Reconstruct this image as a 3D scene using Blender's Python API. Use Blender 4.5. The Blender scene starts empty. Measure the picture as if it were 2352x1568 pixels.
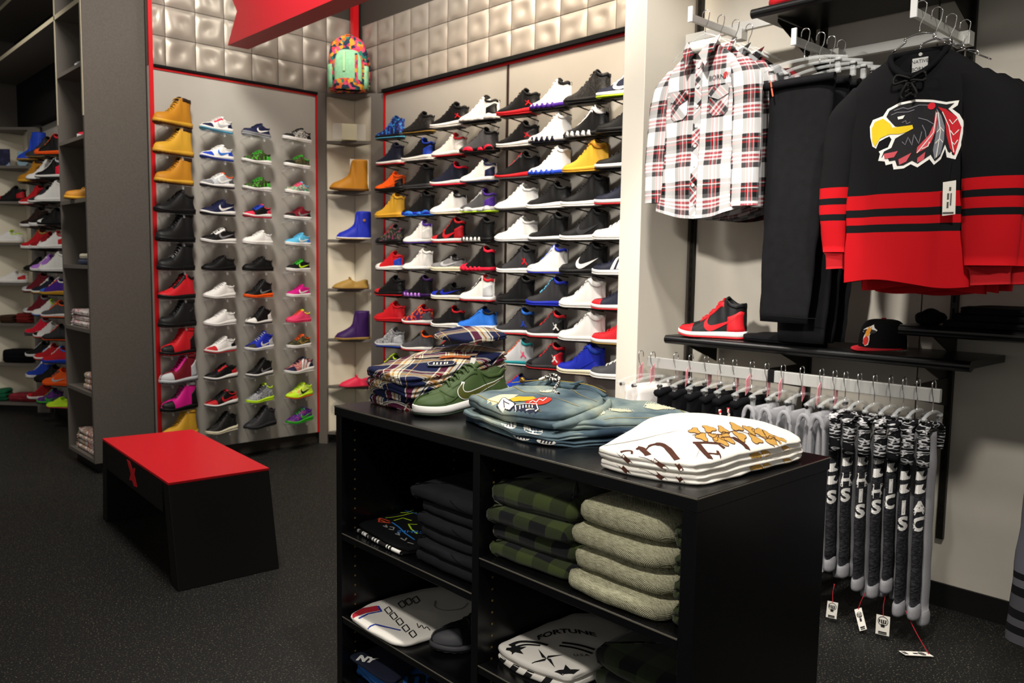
import bpy, bmesh, math, random
import numpy as np
from mathutils import Vector, Matrix
from mathutils.bvhtree import BVHTree
from mathutils.geometry import delaunay_2d_cdt

S = bpy.context.scene
COL = S.collection
PI = math.pi
random.seed(7)

# ------------------------------------------------------------------ camera
F_PX, YAW, PITCH, ROLL, CAM_H = 1883.33, math.radians(46.9306), math.radians(5.2604), math.radians(0.876), 1.40
_f = np.array([math.cos(YAW) * math.cos(PITCH), math.sin(YAW) * math.cos(PITCH), -math.sin(PITCH)])
_r = np.array([math.sin(YAW), -math.cos(YAW), 0.0])
_u = np.cross(_r, _f)
_R = math.cos(ROLL) * _r + math.sin(ROLL) * _u
_U = -math.sin(ROLL) * _r + math.cos(ROLL) * _u
cam_d = bpy.data.cameras.new('camera')
cam = bpy.data.objects.new('camera', cam_d)
COL.objects.link(cam)
cam.matrix_world = Matrix(((_R[0], _U[0], -_f[0], 0), (_R[1], _U[1], -_f[1], 0), (_R[2], _U[2], -_f[2], CAM_H), (0, 0, 0, 1)))
cam_d.sensor_width = 36
cam_d.lens = F_PX / 2352 * 36
cam_d.clip_start = 0.05
cam_d.dof.use_dof = True
cam_d.dof.focus_distance = 2.25
cam_d.dof.aperture_fstop = 5.6
S.camera = cam


def at(px, py, ax, val):
    """world point where the sight line of a photo pixel meets the plane axis=val"""
    d = _f + _R * (px - 1176) / F_PX - _U * (py - 784) / F_PX
    c = np.array([0, 0, CAM_H])
    return c + d * (val - c[ax]) / d[ax]


# ------------------------------------------------------------------ view, world and lights
S.view_settings.view_transform = 'Standard'
S.view_settings.look = 'None'
S.view_settings.gamma = 1
S.view_settings.use_curve_mapping = False
S.view_settings.exposure = 0.0
W = bpy.data.worlds.new('world')
S.world = W
W.use_nodes = True
W.node_tree.nodes['Background'].inputs[0].default_value = (1.0, 0.95, 0.88, 1)
W.node_tree.nodes['Background'].inputs[1].default_value = 0.42


def lamp(name, loc, target, power, size, spot=None, color=(1, 0.93, 0.83), blend=0.6):
    d = bpy.data.lights.new(name, 'SPOT' if spot else 'AREA')
    d.energy = power
    d.color = color
    if spot:
        d.spot_size = math.radians(spot)
        d.spot_blend = blend
        d.shadow_soft_size = size
    else:
        d.shape = 'DISK'
        d.size = size
    o = bpy.data.objects.new(name, d)
    COL.objects.link(o)
    o.location = loc
    o.rotation_euler = (Vector(target) - Vector(loc)).to_track_quat('-Z', 'Y').to_euler()
    return o


WARM = (1, 0.86, 0.68)
NEUT = (1, 0.94, 0.86)
lamp('ceiling_spot_light', (2.75, 2.50, 3.75), (3.6, 3.25, 2.75), 340, 0.12, 70, WARM)
lamp('ceiling_spot_light', (2.65, 3.7, 3.75), (3.55, 4.2, 1.5), 105, 0.25, 85, WARM)
lamp('ceiling_light', (2.95, 4.45, 3.7), (3.0, 5.6, 1.0), 14, 0.5, None, NEUT)
lamp('ceiling_light', (1.5, 3.9, 3.7), (2.5, 5.6, 0.9), 48, 0.5, None, NEUT)
lamp('ceiling_spot_light', (1.15, 0.75, 3.7), (1.60, 1.25, 0.95), 270, 0.06, 60, NEUT)
lamp('ceiling_spot_light', (0.1, 0.7, 2.7), (1.38, 1.25, 0.62), 150, 0.08, 50, NEUT)
lamp('ceiling_spot_light', (1.9, 1.7, 3.75), (3.3, 2.35, 1.5), 340, 0.10, 60, NEUT)
lamp('ceiling_light', (1.2, 3.3, 3.7), (1.5, 4.0, 0.4), 46, 0.5, None, NEUT)
lamp('ceiling_spot_light', (0.4, 6.2, 3.75), (1.8, 7.2, 1.3), 110, 0.15, 85, NEUT)
lamp('ceiling_spot_light', (1.3, 0.1, 3.4), (3.4, 0.95, 0.9), 230, 0.1, 60, NEUT)
lamp('ceiling_spot_light', (-2.0, 1.1, 3.4), (3.5, 2.15, 1.15), 1100, 0.15, 17, NEUT)


# ------------------------------------------------------------------ colour and materials
def lin(h):
    if isinstance(h, tuple):
        return h
    h = h.lstrip('#')
    out = []
    for i in (0, 2, 4):
        v = int(h[i:i + 2], 16) / 255
        out.append(v / 12.92 if v <= 0.04045 else ((v + 0.055) / 1.055) ** 2.4)
    return tuple(out) + (1,)


MATS = {}


def nt(name):
    m = bpy.data.materials.new(name)
    m.use_nodes = True
    b = m.node_tree.nodes['Principled BSDF']
    return m, m.node_tree, m.node_tree.nodes, m.node_tree.links, b


def mat(name, col='808080', rough=0.6, metal=0.0, spec=0.4, bump=0.0, bscale=300, var=0.0, vscale=40, trans=0.0, coat=0.0, ior=1.45, alpha=1.0):
    if name in MATS:
        return MATS[name]
    m, t, N, L, b = nt(name)
    b.inputs['Base Color'].default_value = lin(col)
    b.inputs['Roughness'].default_value = rough
    b.inputs['Metallic'].default_value = metal
    b.inputs['Specular IOR Level'].default_value = spec
    b.inputs['Transmission Weight'].default_value = trans
    b.inputs['Coat Weight'].default_value = coat
    b.inputs['IOR'].default_value = ior
    b.inputs['Alpha'].default_value = alpha
    if bump or var:
        tc = N.new('ShaderNodeTexCoord')
    if bump:
        n = N.new('ShaderNodeTexNoise')
        n.inputs['Scale'].default_value = bscale
        n.inputs['Detail'].default_value = 2
        bp = N.new('ShaderNodeBump')
        bp.inputs['Strength'].default_value = bump
        bp.inputs['Distance'].default_value = 0.002
        L.new(tc.outputs['Object'], n.inputs['Vector'])
        L.new(n.outputs['Fac'], bp.inputs['Height'])
        L.new(bp.outputs['Normal'], b.inputs['Normal'])
    if var:
        n2 = N.new('ShaderNodeTexNoise')
        n2.inputs['Scale'].default_value = vscale
        n2.inputs['Detail'].default_value = 4
        hs = N.new('ShaderNodeHueSaturation')
        hs.inputs['Color'].default_value = lin(col)
        mr = N.new('ShaderNodeMapRange')
        mr.inputs['From Min'].default_value = 0.3
        mr.inputs['From Max'].default_value = 0.7
        mr.inputs['To Min'].default_value = 1 - var
        mr.inputs['To Max'].default_value = 1 + var
        L.new(tc.outputs['Object'], n2.inputs['Vector'])
        L.new(n2.outputs['Fac'], mr.inputs['Value'])
        L.new(mr.outputs['Result'], hs.inputs['Value'])
        L.new(hs.outputs['Color'], b.inputs['Base Color'])
    MATS[name] = m
    return m


def ramp(N, stops, interp='CONSTANT'):
    r = N.new('ShaderNodeValToRGB')
    r.color_ramp.interpolation = interp
    e = r.color_ramp.elements
    while len(e) > 1:
        e.remove(e[-1])
    e[0].position = stops[0][0]
    e[0].color = lin(stops[0][1])
    for p, c in stops[1:]:
        k = e.new(p)
        k.color = lin(c)
    return r


def math_n(N, L, op, a, b=None, c=None):
    m = N.new('ShaderNodeMath')
    m.operation = op
    for i, v in enumerate((a, b, c)):
        if v is None:
            continue
        if isinstance(v, (int, float)):
            m.inputs[i].default_value = v
        else:
            L.new(v, m.inputs[i])
    return m.outputs[0]


def plaid(name, pu, pv, su, sv, rough=0.85, fac=0.5, weave=1400, off=(0, 0)):
    """woven check: warp stripes along u, weft stripes along v, mixed"""
    if name in MATS:
        return MATS[name]
    m, t, N, L, b = nt(name)
    uv = N.new('ShaderNodeUVMap')
    sp = N.new('ShaderNodeSeparateXYZ')
    L.new(uv.outputs[0], sp.inputs[0])
    fu = math_n(N, L, 'FRACT', math_n(N, L, 'MULTIPLY_ADD', sp.outputs[0], 1 / pu, off[0]))
    fv = math_n(N, L, 'FRACT', math_n(N, L, 'MULTIPLY_ADD', sp.outputs[1], 1 / pv, off[1]))
    ru, rv = ramp(N, su), ramp(N, sv)
    L.new(fu, ru.inputs[0])
    L.new(fv, rv.inputs[0])
    mx = N.new('ShaderNodeMix')
    mx.data_type = 'RGBA'
    mx.inputs[0].default_value = fac
    L.new(ru.outputs[0], mx.inputs[6])
    L.new(rv.outputs[0], mx.inputs[7])
    L.new(mx.outputs[2], b.inputs['Base Color'])
    b.inputs['Roughness'].default_value = rough
    b.inputs['Specular IOR Level'].default_value = 0.15
    MATS[name] = m
    return m


def buffalo(name, p, green, dark, hatch):
    """buffalo check of green and black with a diagonal twill where the two cross"""
    m, t, N, L, b = nt(name)
    uv = N.new('ShaderNodeUVMap')
    sp = N.new('ShaderNodeSeparateXYZ')
    L.new(uv.outputs[0], sp.inputs[0])
    a = math_n(N, L, 'GREATER_THAN', math_n(N, L, 'FRACT', math_n(N, L, 'MULTIPLY', sp.outputs[0], 1 / p)), 0.5)
    c = math_n(N, L, 'GREATER_THAN', math_n(N, L, 'FRACT', math_n(N, L, 'MULTIPLY', sp.outputs[1], 1 / p)), 0.5)
    s = math_n(N, L, 'ADD', a, c)
    dg = math_n(N, L, 'GREATER_THAN', math_n(N, L, 'FRACT', math_n(N, L, 'MULTIPLY', math_n(N, L, 'MULTIPLY_ADD', sp.outputs[1], 1.4, sp.outputs[0]), 1 / hatch)), 0.52)
    is1 = math_n(N, L, 'COMPARE', s, 1.0, 0.1)
    is2 = math_n(N, L, 'COMPARE', s, 2.0, 0.1)
    fac = math_n(N, L, 'MAXIMUM', is2, math_n(N, L, 'MULTIPLY', is1, dg))
    mx = N.new('ShaderNodeMix')
    mx.data_type = 'RGBA'
    L.new(fac, mx.inputs[0])
    mx.inputs[6].default_value = lin(green)
    mx.inputs[7].default_value = lin(dark)
    L.new(mx.outputs[2], b.inputs['Base Color'])
    b.inputs['Roughness'].default_value = 0.95
    b.inputs['Specular IOR Level'].default_value = 0.1
    b.inputs['Sheen Weight'].default_value = 0.15
    return m


def noise_mat(name, stops, scale, rough=0.6, coord='Object', detail=2, stretch=(1, 1, 1), bump=0.0, vor=False, interp='CONSTANT', spec=0.35):
    if name in MATS:
        return MATS[name]
    m, t, N, L, b = nt(name)
    tc = N.new('ShaderNodeTexCoord')
    mp = N.new('ShaderNodeMapping')
    mp.inputs['Scale'].default_value = stretch
    L.new(tc.outputs[coord], mp.inputs[0])
    if vor:
        n = N.new('ShaderNodeTexVoronoi')
        sepc = N.new('ShaderNodeSeparateColor')
        n.inputs['Scale'].default_value = scale
        L.new(mp.outputs[0], n.inputs['Vector'])
        L.new(n.outputs['Color'], sepc.inputs[0])
        src = sepc.outputs[0]
    else:
        n = N.new('ShaderNodeTexNoise')
        n.inputs['Detail'].default_value = detail
        n.inputs['Scale'].default_value = scale
        L.new(mp.outputs[0], n.inputs['Vector'])
        src = n.outputs['Fac']
    r = ramp(N, stops, interp)
    L.new(src, r.inputs[0])
    L.new(r.outputs[0], b.inputs['Base Color'])
    b.inputs['Roughness'].default_value = rough
    b.inputs['Specular IOR Level'].default_value = spec
    if bump:
        bp = N.new('ShaderNodeBump')
        bp.inputs['Strength'].default_value = bump
        bp.inputs['Distance'].default_value = 0.002
        L.new(src, bp.inputs['Height'])
        L.new(bp.outputs[0], b.inputs['Normal'])
    MATS[name] = m
    return m


def knit(name):
    """two-tone marl knit: bump and colour from crossed waves along the uv"""
    m, t, N, L, b = nt(name)
    uv = N.new('ShaderNodeUVMap')
    sp = N.new('ShaderNodeSeparateXYZ')
    L.new(uv.outputs[0], sp.inputs[0])
    su = math_n(N, L, 'SINE', math_n(N, L, 'MULTIPLY', sp.outputs[0], 2 * PI / 0.0052))
    sv = math_n(N, L, 'SINE', math_n(N, L, 'MULTIPLY', sp.outputs[1], 2 * PI / 0.0042))
    pr = math_n(N, L, 'MULTIPLY', su, sv)
    n = N.new('ShaderNodeTexNoise')
    n.inputs['Scale'].default_value = 160
    mp = N.new('ShaderNodeMapping')
    mp.inputs['Scale'].default_value = (1.5, 0.35, 1)
    L.new(uv.outputs[0], mp.inputs[0])
    L.new(mp.outputs[0], n.inputs['Vector'])
    h = math_n(N, L, 'MULTIPLY_ADD', n.outputs['Fac'], 0.7, math_n(N, L, 'MULTIPLY_ADD', pr, 0.55, 0.22))
    r = ramp(N, [(0.0, '2c2a1c'), (0.34, '4c4a34'), (0.55, 'a4a27e'), (0.8, 'e0ddc0')], 'LINEAR')
    L.new(h, r.inputs[0])
    L.new(r.outputs[0], b.inputs['Base Color'])
    bp = N.new('ShaderNodeBump')
    bp.inputs['Strength'].default_value = 0.6
    bp.inputs['Distance'].default_value = 0.0015
    L.new(pr, bp.inputs['Height'])
    L.new(bp.outputs[0], b.inputs['Normal'])
    b.inputs['Roughness'].default_value = 0.9
    b.inputs['Specular IOR Level'].default_value = 0.15
    return m


def bands(name, stops, rough=0.85, axis=1, scale=1.0, off=0.0):
    """plain cloth with sewn bands: colour by one uv axis"""
    m, t, N, L, b = nt(name)
    uv = N.new('ShaderNodeUVMap')
    sp = N.new('ShaderNodeSeparateXYZ')
    L.new(uv.outputs[0], sp.inputs[0])
    r = ramp(N, stops)
    L.new(math_n(N, L, 'MULTIPLY_ADD', sp.outputs[axis], scale, off), r.inputs[0])
    L.new(r.outputs[0], b.inputs['Base Color'])
    b.inputs['Roughness'].default_value = rough
    b.inputs['Specular IOR Level'].default_value = 0.15
    return m


# ------------------------------------------------------------------ mesh building
class MB:
    def __init__(s):
        s.v, s.f, s.uv, s.mi = [], [], {}, []

    def add(s, vs, fs, uvs=None, mi=0):
        o = len(s.v)
        s.v += [tuple(map(float, p)) for p in vs]
        s.f += [tuple(i + o for i in q) for q in fs]
        s.mi += [mi] * len(fs)
        if uvs is not None:
            for i, q in enumerate(uvs):
                s.uv[o + i] = q
        return s

    def box(s, x0, x1, y0, y1, z0, z1, mi=0):
        vs = [(x, y, z) for x in (x0, x1) for y in (y0, y1) for z in (z0, z1)]
        return s.add(vs, [(0, 1, 3, 2), (4, 6, 7, 5), (0, 4, 5, 1), (2, 3, 7, 6), (0, 2, 6, 4), (1, 5, 7, 3)], mi=mi)

    def hexa(s, b, t, mi=0):
        """box from four bottom and four top corners"""
        return s.add(list(b) + list(t), [(3, 2, 1, 0), (4, 5, 6, 7), (0, 1, 5, 4), (1, 2, 6, 5), (2, 3, 7, 6), (3, 0, 4, 7)], mi=mi)

    def obox(s, c, a, b, n, mi=0):
        c, a, b, n = map(np.array, (c, a, b, n))
        return s.hexa([c - a - b - n, c + a - b - n, c + a + b - n, c - a + b - n], [c - a - b + n, c + a - b + n, c + a + b + n, c - a + b + n], mi)

    def grid(s, P, cu=False, cv=False, uv=None, mi=0):
        nu, nv = len(P), len(P[0])
        vs = [p for row in P for p in row]
        fs = []
        for i in range(nu if cu else nu - 1):
            for j in range(nv if cv else nv - 1):
                a, b = i, (i + 1) % nu
                c, d = j, (j + 1) % nv
                fs.append((a * nv + c, b * nv + c, b * nv + d, a * nv + d))
        return s.add(vs, fs, [q for row in uv for q in row] if uv is not None else None, mi)

    def tube(s, pts, r, n=8, cap=True, mi=0, closed=False, flat=1.0):
        pts = [np.array(p, float) for p in pts]
        rs = r if hasattr(r, '__len__') else [r] * len(pts)
        P = []
        up = np.array([0.02, 0.03, 1.0])
        for i, p in enumerate(pts):
            if closed:
                t = pts[(i + 1) % len(pts)] - pts[i - 1]
            else:
                t = pts[min(i + 1, len(pts) - 1)] - pts[max(i - 1, 0)]
            t = t / (np.linalg.norm(t) + 1e-12)
            a = np.cross(up, t)
            if np.linalg.norm(a) < 0.2:
                a = np.cross(np.array([1.0, 0.1, 0]), t)
            a /= np.linalg.norm(a)
            b = np.cross(t, a)
            P.append([p + rs[i] * (math.cos(k * 2 * PI / n) * a + flat * math.sin(k * 2 * PI / n) * b) for k in range(n)])
        o = len(s.v)
        s.grid(P, cv=True, cu=closed, mi=mi)
        if cap and not closed:
            s.f += [tuple(o + k for k in range(n)), tuple(o + (len(pts) - 1) * n + k for k in range(n))]
            s.mi += [mi, mi]
        return s

    def prism(s, poly, o, ex, ey, en, th, mi=0):
        """solid plate from a 2d outline (any shape), thickness th along en"""
        o, ex, ey, en = (np.array(q, float) for q in (o, ex, ey, en))
        v2, tr = fill2d([poly], None)
        nb = len(v2)
        vs = [o + ex * p[0] + ey * p[1] for p in v2] + [o + ex * p[0] + ey * p[1] + en * th for p in v2]
        fs = [tuple(t) for t in tr] + [tuple(nb + i for i in reversed(t)) for t in tr]
        n = len(poly)
        base = len(vs)
        vs += [o + ex * p[0] + ey * p[1] for p in poly] + [o + ex * p[0] + ey * p[1] + en * th for p in poly]
        fs += [(base + i, base + (i + 1) % n, base + n + (i + 1) % n, base + n + i) for i in range(n)]
        return s.add(vs, fs, mi=mi)

    def mesh(s, name, origin=(0, 0, 0)):
        me = bpy.data.meshes.new(name)
        o = np.array(origin, float)
        me.from_pydata([tuple(np.array(p) - o) for p in s.v], [], s.f)
        me.polygons.foreach_set('material_index', s.mi)
        if s.uv:
            l = me.uv_layers.new(name='UVMap')
            for lp in me.loops:
                l.data[lp.index].uv = s.uv.get(lp.vertex_index, (0, 0))
        me.update()
        return me

    def build(s, name, m, parent=None, smooth=False, bevel=0.0, origin=None, solid=0.0, sub=0):
        if origin is None:
            origin = ORIG.get(parent.name, (0, 0, 0)) if parent else (0, 0, 0)
        me = s.mesh(name, origin)
        o = link(name, me, m, parent)
        if not parent:
            o.location = origin
        if smooth:
            me.polygons.foreach_set('use_smooth', [True] * len(me.polygons))
        if solid:
            d = o.modifiers.new('solid', 'SOLIDIFY')
            d.thickness = solid
            d.offset = 0
        if name in PRINTS:
            o['kind'] = 'stuff'
        if sub:
            d = o.modifiers.new('sub', 'SUBSURF')
            d.levels = d.render_levels = sub
        if bevel:
            d = o.modifiers.new('bevel', 'BEVEL')
            d.width = bevel
            d.segments = 3
            d.harden_normals = True
            me.polygons.foreach_set('use_smooth', [True] * len(me.polygons))
            d.limit_method = 'ANGLE'
        return o


ORIG = {}
PRINTS = {'lettering', 'print', 'tag_print', 'frayed_threads', 'patch_lettering', 'patch_stitching', 'label_lettering', 'emblem_veins', 'emblem_stitching', 'emblem_tuft', 'badge_stitching', 'wing_print', 'diamond_print', 'blue_edge',
          'side_print', 'letter', 'leaf_print', 'grey_sketch', 'green_sketch', 'blue_sketch', 'seam_stitching', 'red_stitching', 'slots', 'white_patch', 'patch_border', 'neck_lacing', 'laces', 'bow', 'vine_print', 'spade_patch', 'frayed_rip', 'star_print', 'compass_print', 'red_patch', 'yellow_patch', 'white_wear', 'seam_stitch', 'leaf_outline', 'script_print', 'collar_ring',
          'shield_patch', 'red_edge', 'badge', 'pocket', 'pocket_flap'}


def link(name, me, m=None, parent=None, slots=False):
    o = bpy.data.objects.new(name, me)
    COL.objects.link(o)
    ms = m if isinstance(m, (list, tuple)) else [m]
    if slots:
        if not me.materials:
            for _ in ms:
                me.materials.append(None)
        for i, q in enumerate(ms):
            o.material_slots[i].link = 'OBJECT'
            o.material_slots[i].material = q
    elif m is not None and not me.materials:
        for q in ms:
            me.materials.append(q)
    if parent:
        o.parent = parent
    return o


def tag(o, label, cat, group=None):
    o['label'] = label
    o['category'] = cat
    if group:
        o['group'] = group
    return o


def thing(name, label, cat, loc=(0, 0, 0), rz=0.0, group=None):
    o = bpy.data.objects.new(name, None)
    o.empty_display_size = 0.05
    COL.objects.link(o)
    o.location = tuple(map(float, loc))
    o.rotation_euler = (0, 0, rz)
    if not rz:
        ORIG[o.name] = tuple(map(float, loc))
    return tag(o, label, cat, group)


def struct(o):
    o['kind'] = 'structure'
    return o


def smoothstep(a, b, x):
    t = min(1, max(0, (x - a) / (b - a)))
    return t * t * (3 - 2 * t)


def fill2d(loops, res=None):
    """triangulate outlines (holes allowed); res adds inner points so the patch can follow a curved surface"""
    vs, ed = [], []
    for lp in loops:
        q = []
        n = len(lp)
        for i in range(n):
            a, b = np.array(lp[i], float), np.array(lp[(i + 1) % n], float)
            k = 1 if res is None else max(1, int(np.linalg.norm(b - a) / res))
            q += [a + (b - a) * j / k for j in range(k)]
        o = len(vs)
        vs += q
        ed += [(o + i, o + (i + 1) % len(q)) for i in range(len(q))]
    if res:
        A = np.array(vs)
        for x in np.arange(A[:, 0].min() + res * 0.37, A[:, 0].max(), res):
            for y in np.arange(A[:, 1].min() + res * 0.41, A[:, 1].max(), res):
                vs.append(np.array([x, y]))
    r = delaunay_2d_cdt([Vector((float(p[0]), float(p[1]))) for p in vs], ed, [], 4 if len(loops) > 1 else 1, 1e-7)
    return [(p.x, p.y) for p in r[0]], [tuple(t) for t in r[2]]


def stroke2d(pts, w, step=None, closed=False):
    """ribbon of width w along 2d points; w may be a list"""
    pts = [np.array(p, float) for p in pts]
    if closed:
        pts = pts + [pts[0]]
    ws = list(w) if hasattr(w, '__len__') else [w] * len(pts)
    if step:
        q, wq = [], []
        for i in range(len(pts) - 1):
            k = max(1, int(np.linalg.norm(pts[i + 1] - pts[i]) / step))
            for j in range(k):
                q.append(pts[i] + (pts[i + 1] - pts[i]) * j / k)
                wq.append(ws[i] + (ws[min(i + 1, len(ws) - 1)] - ws[i]) * j / k)
        pts, ws = q + [pts[-1]], wq + [ws[-1]]
    v, f = [], []
    for i, p in enumerate(pts):
        t = pts[min(i + 1, len(pts) - 1)] - pts[max(i - 1, 0)]
        t = t / (np.linalg.norm(t) + 1e-9)
        n = np.array([-t[1], t[0]]) * ws[i] / 2
        v += [tuple(p + n), tuple(p - n)]
    f = [(2 * i, 2 * i + 1, 2 * i + 3, 2 * i + 2) for i in range(len(pts) - 1)]
    return v, f


def bez(pts, n=8):
    """smooth closed curve (Catmull-Rom) through points"""
    out = []
    m = len(pts)
    P = [np.array(p, float) for p in pts]
    for i in range(m):
        a, b, c, d = P[i - 1], P[i], P[(i + 1) % m], P[(i + 2) % m]
        for k in range(n):
            t = k / n
            out.append(0.5 * (2 * b + (c - a) * t + (2 * a - 5 * b + 4 * c - d) * t * t + (3 * b - a - 3 * c + d) * t ** 3))
    return out


def spl(pts, n=8):
    P = [np.array(p, float) for p in pts]
    P = [2 * P[0] - P[1]] + P + [2 * P[-1] - P[-2]]
    out = []
    for i in range(1, len(P) - 2):
        a, b, c, d = P[i - 1], P[i], P[i + 1], P[i + 2]
        for k in range(n):
            t = k / n
            out.append(0.5 * (2 * b + (c - a) * t + (2 * a - 5 * b + 4 * c - d) * t * t + (3 * b - a - 3 * c + d) * t ** 3))
    return out + [P[-2]]


def text2d(s, size, res=0.004, shear=0.0, bold=0.0):
    c = bpy.data.curves.new('t', 'FONT')
    c.body = s
    c.size = size
    c.align_x = 'CENTER'
    c.align_y = 'CENTER'
    c.shear = shear
    c.offset = bold
    c.resolution_u = 3
    o = bpy.data.objects.new('t', c)
    COL.objects.link(o)
    me = o.to_mesh()
    bm = bmesh.new()
    bm.from_mesh(me)
    o.to_mesh_clear()
    bpy.data.objects.remove(o)
    bpy.data.curves.remove(c)
    for _ in range(3):
        es = [e for e in bm.edges if e.calc_length() > res]
        if not es:
            break
        bmesh.ops.subdivide_edges(bm, edges=es, cuts=1)
    bmesh.ops.triangulate(bm, faces=bm.faces[:])
    bm.verts.index_update()
    v = [(p.co.x, p.co.y) for p in bm.verts]
    f = [tuple(q.index for q in fc.verts) for fc in bm.faces]
    bm.free()
    return v, f


def bvh(mb):
    return BVHTree.FromPolygons([Vector(p) for p in mb.v], mb.f)


def decal(dst, geo, o, ex, ey, d, tree, off=0.001, mi=0):
    """lay flat print geometry onto a surface: rays from the print plane along d"""
    o, ex, ey = (np.array(q, float) for q in (o, ex, ey))
    dv = Vector(d).normalized()
    v2, fs = geo
    out, ok = [], []
    for p in v2:
        w = Vector(o + ex * p[0] + ey * p[1])
        h = tree.ray_cast(w, dv)
        out.append(h[0] - dv * off if h[0] is not None else w)
        ok.append(h[0] is not None)
    fs = [q for q in fs if all(ok[i] for i in q)]
    dst.add(out, fs, mi=mi)
    return dst


def atp(px, py, p0, n):
    """world point where a pixel's sight line meets the plane through p0 with normal n"""
    d = _f + _R * (px - 1176) / F_PX - _U * (py - 784) / F_PX
    c = np.array([0, 0, CAM_H])
    n = np.array(n, float)
    return c + d * (((np.array(p0) - c) @ n) / (d @ n))


# ================================================================== SETTING
M_floor = noise_mat('rubber_floor', [(0, '151616'), (0.62, '161717'), (0.68, '605b4a'), (1, '827c66')], 150, 0.55, detail=1.5, bump=0.25, spec=0.3, interp='LINEAR')
M_lam = mat('grey_laminate', 'a9a49b', 0.5, var=0.03, vscale=4)
M_post = mat('painted_post', 'd9d3c6', 0.55, bump=0.15, bscale=260)
M_cwall = mat('clothing_wall_paint', 'c2bcb0', 0.6, var=0.06, vscale=3)
M_fibre = mat('fibre_panel', '56514b', 0.85, var=0.12, vscale=120)
M_inside = mat('pale_melamine', 'e2dac6', 0.5)
M_unit = mat('grey_melamine', '645e57', 0.55)
M_black = mat('black_laminate', '08080a', 0.26, spec=0.5)
M_blackmat = mat('black_matte', '0a0a0a', 0.8, spec=0.2)
M_base = mat('black_skirting', '050505', 0.6)
M_redtrim = mat('red_trim', 'c01018', 0.4)
M_red = mat('red_laminate', 'dc1e28', 0.35)
M_tile = mat('satin_silver_tile', '9f968a', 0.42, 0.35, spec=0.4)
M_grout = mat('tile_gap', '3a352f', 0.8)
M_chrome = mat('chrome', 'd8d8d8', 0.16, 1.0)
M_steel = mat('brushed_steel', 'c8c8c4', 0.42, 0.55)
M_darkmetal = mat('dark_metal', '26241f', 0.4, 0.6)
M_clear = mat('clear_acrylic', 'eef2f2', 0.08, spec=0.7, alpha=0.22)
M_pane = mat('clear_pane', 'f2f4f2', 0.08, spec=0.7, alpha=0.10)
M_pinkclear = mat('pink_tinted_plastic', 'ec9aa4', 0.25, alpha=0.72)
M_ceil = mat('ceiling_paint', '4a4844', 0.9)

struct(MB().box(-3.5, 4.2, -2.5, 9.6, -0.06, 0).build('floor', M_floor))
struct(MB().box(-3.5, 4.2, -2.5, 9.6, 3.9, 3.96).build('ceiling', M_ceil))
YW1, XW2, XWC, XALC = 5.62, 3.55, 3.62, 2.0

wl = struct(MB().box(1.985, 3.205, YW1, YW1 + 0.03, 0.09, 2.66).box(1.985, 3.6, YW1 + 0.034, YW1 + 0.10, 0.0, 3.9, 1).build('wall_left', [M_lam, M_grout]))
wr = struct(MB().box(XW2, XW2 + 0.03, 3.872, 5.235, 0.09, 2.665).box(XW2, XW2 + 0.03, 2.6, 3.860, 0.09, 2.665).box(XW2 + 0.034, XW2 + 0.10, 2.5, 5.7, 0, 3.9, 1).build('wall_right', [M_lam, M_grout]))
wc = struct(MB().box(XWC, XWC + 0.04, 1.352, 2.53, 0.1, 3.9).box(XWC, XWC + 0.04, -2.5, 1.346, 0.1, 3.9).build('wall_side', M_cwall))
struct(MB().box(XWC + 0.045, XWC + 0.1, -2.5, 2.53, 0, 3.9).build('wall_back', M_blackmat))
struct(MB().box(3.19, XWC + 0.02, 2.513, 2.644, 0, 3.9).build('wall_end', M_post, bevel=0.004))
wf = struct(MB().box(XALC, XALC + 0.03, 6.26, 8.32, 0.09, 2.57).build('wall_far', M_lam))
struct(MB().box(-3.5, 2.1, 8.86, 8.95, 0, 3.9).build('wall_rear', M_unit))
struct(MB().box(1.93, 2.06, 6.28, 8.85, 2.575, 3.88).build('trim_1', M_blackmat))          # dark soffit over the far bay
struct(MB().box(1.985, 3.2, YW1 + 0.035, YW1 + 0.06, 0, 0.09).build('baseboard_left', M_base))
struct(MB().box(XW2 + 0.032, XW2 + 0.05, 2.65, 5.24, 0, 0.09).build('baseboard_right', M_base))
struct(MB().box(XWC - 0.012, XWC, -2.5, 2.51, 0, 0.1).build('baseboard_side', M_base))
struct(MB().box(XALC + 0.02, XALC + 0.05, 6.3, 8.3, 0, 0.09).build('baseboard_far', M_base))
# red and black edge strips
struct(MB().box(1.986, 2.012, YW1 - 0.012, YW1 + 0.0, 0.09, 3.9).build('trim_2', M_redtrim))
struct(MB().box(2.013, 3.205, YW1 - 0.008, YW1, 2.642, 2.656).build('trim_3', M_redtrim))
struct(MB().box(2.013, 3.205, YW1 - 0.022, YW1, 2.657, 2.672).build('trim_4', M_blackmat))
struct(MB().box(3.195, 3.208, YW1 - 0.012, YW1, 0.09, 2.642).build('trim_5', M_redtrim))
struct(MB().box(XW2 - 0.008, XW2, 2.645, 5.225, 2.648, 2.663).build('trim_6', M_redtrim))
struct(MB().box(XW2 - 0.03, XW2, 2.645, 5.225, 2.664, 2.688).build('trim_7', M_blackmat))
struct(MB().box(XW2 - 0.012, XW2, 5.212, 5.224, 0.09, 2.648).build('trim_8', M_redtrim))
struct(MB().box(XW2 - 0.010, XW2, 3.861, 3.871, 0.09, 2.648).build('trim_9', mat('dark_bronze_strip', '2c1c18', 0.4)))
struct(MB().box(3.49, 3.535, 5.555, 5.60, 2.69, 3.9).build('trim_10', M_redtrim))          # red corner strip between the tile walls


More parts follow.
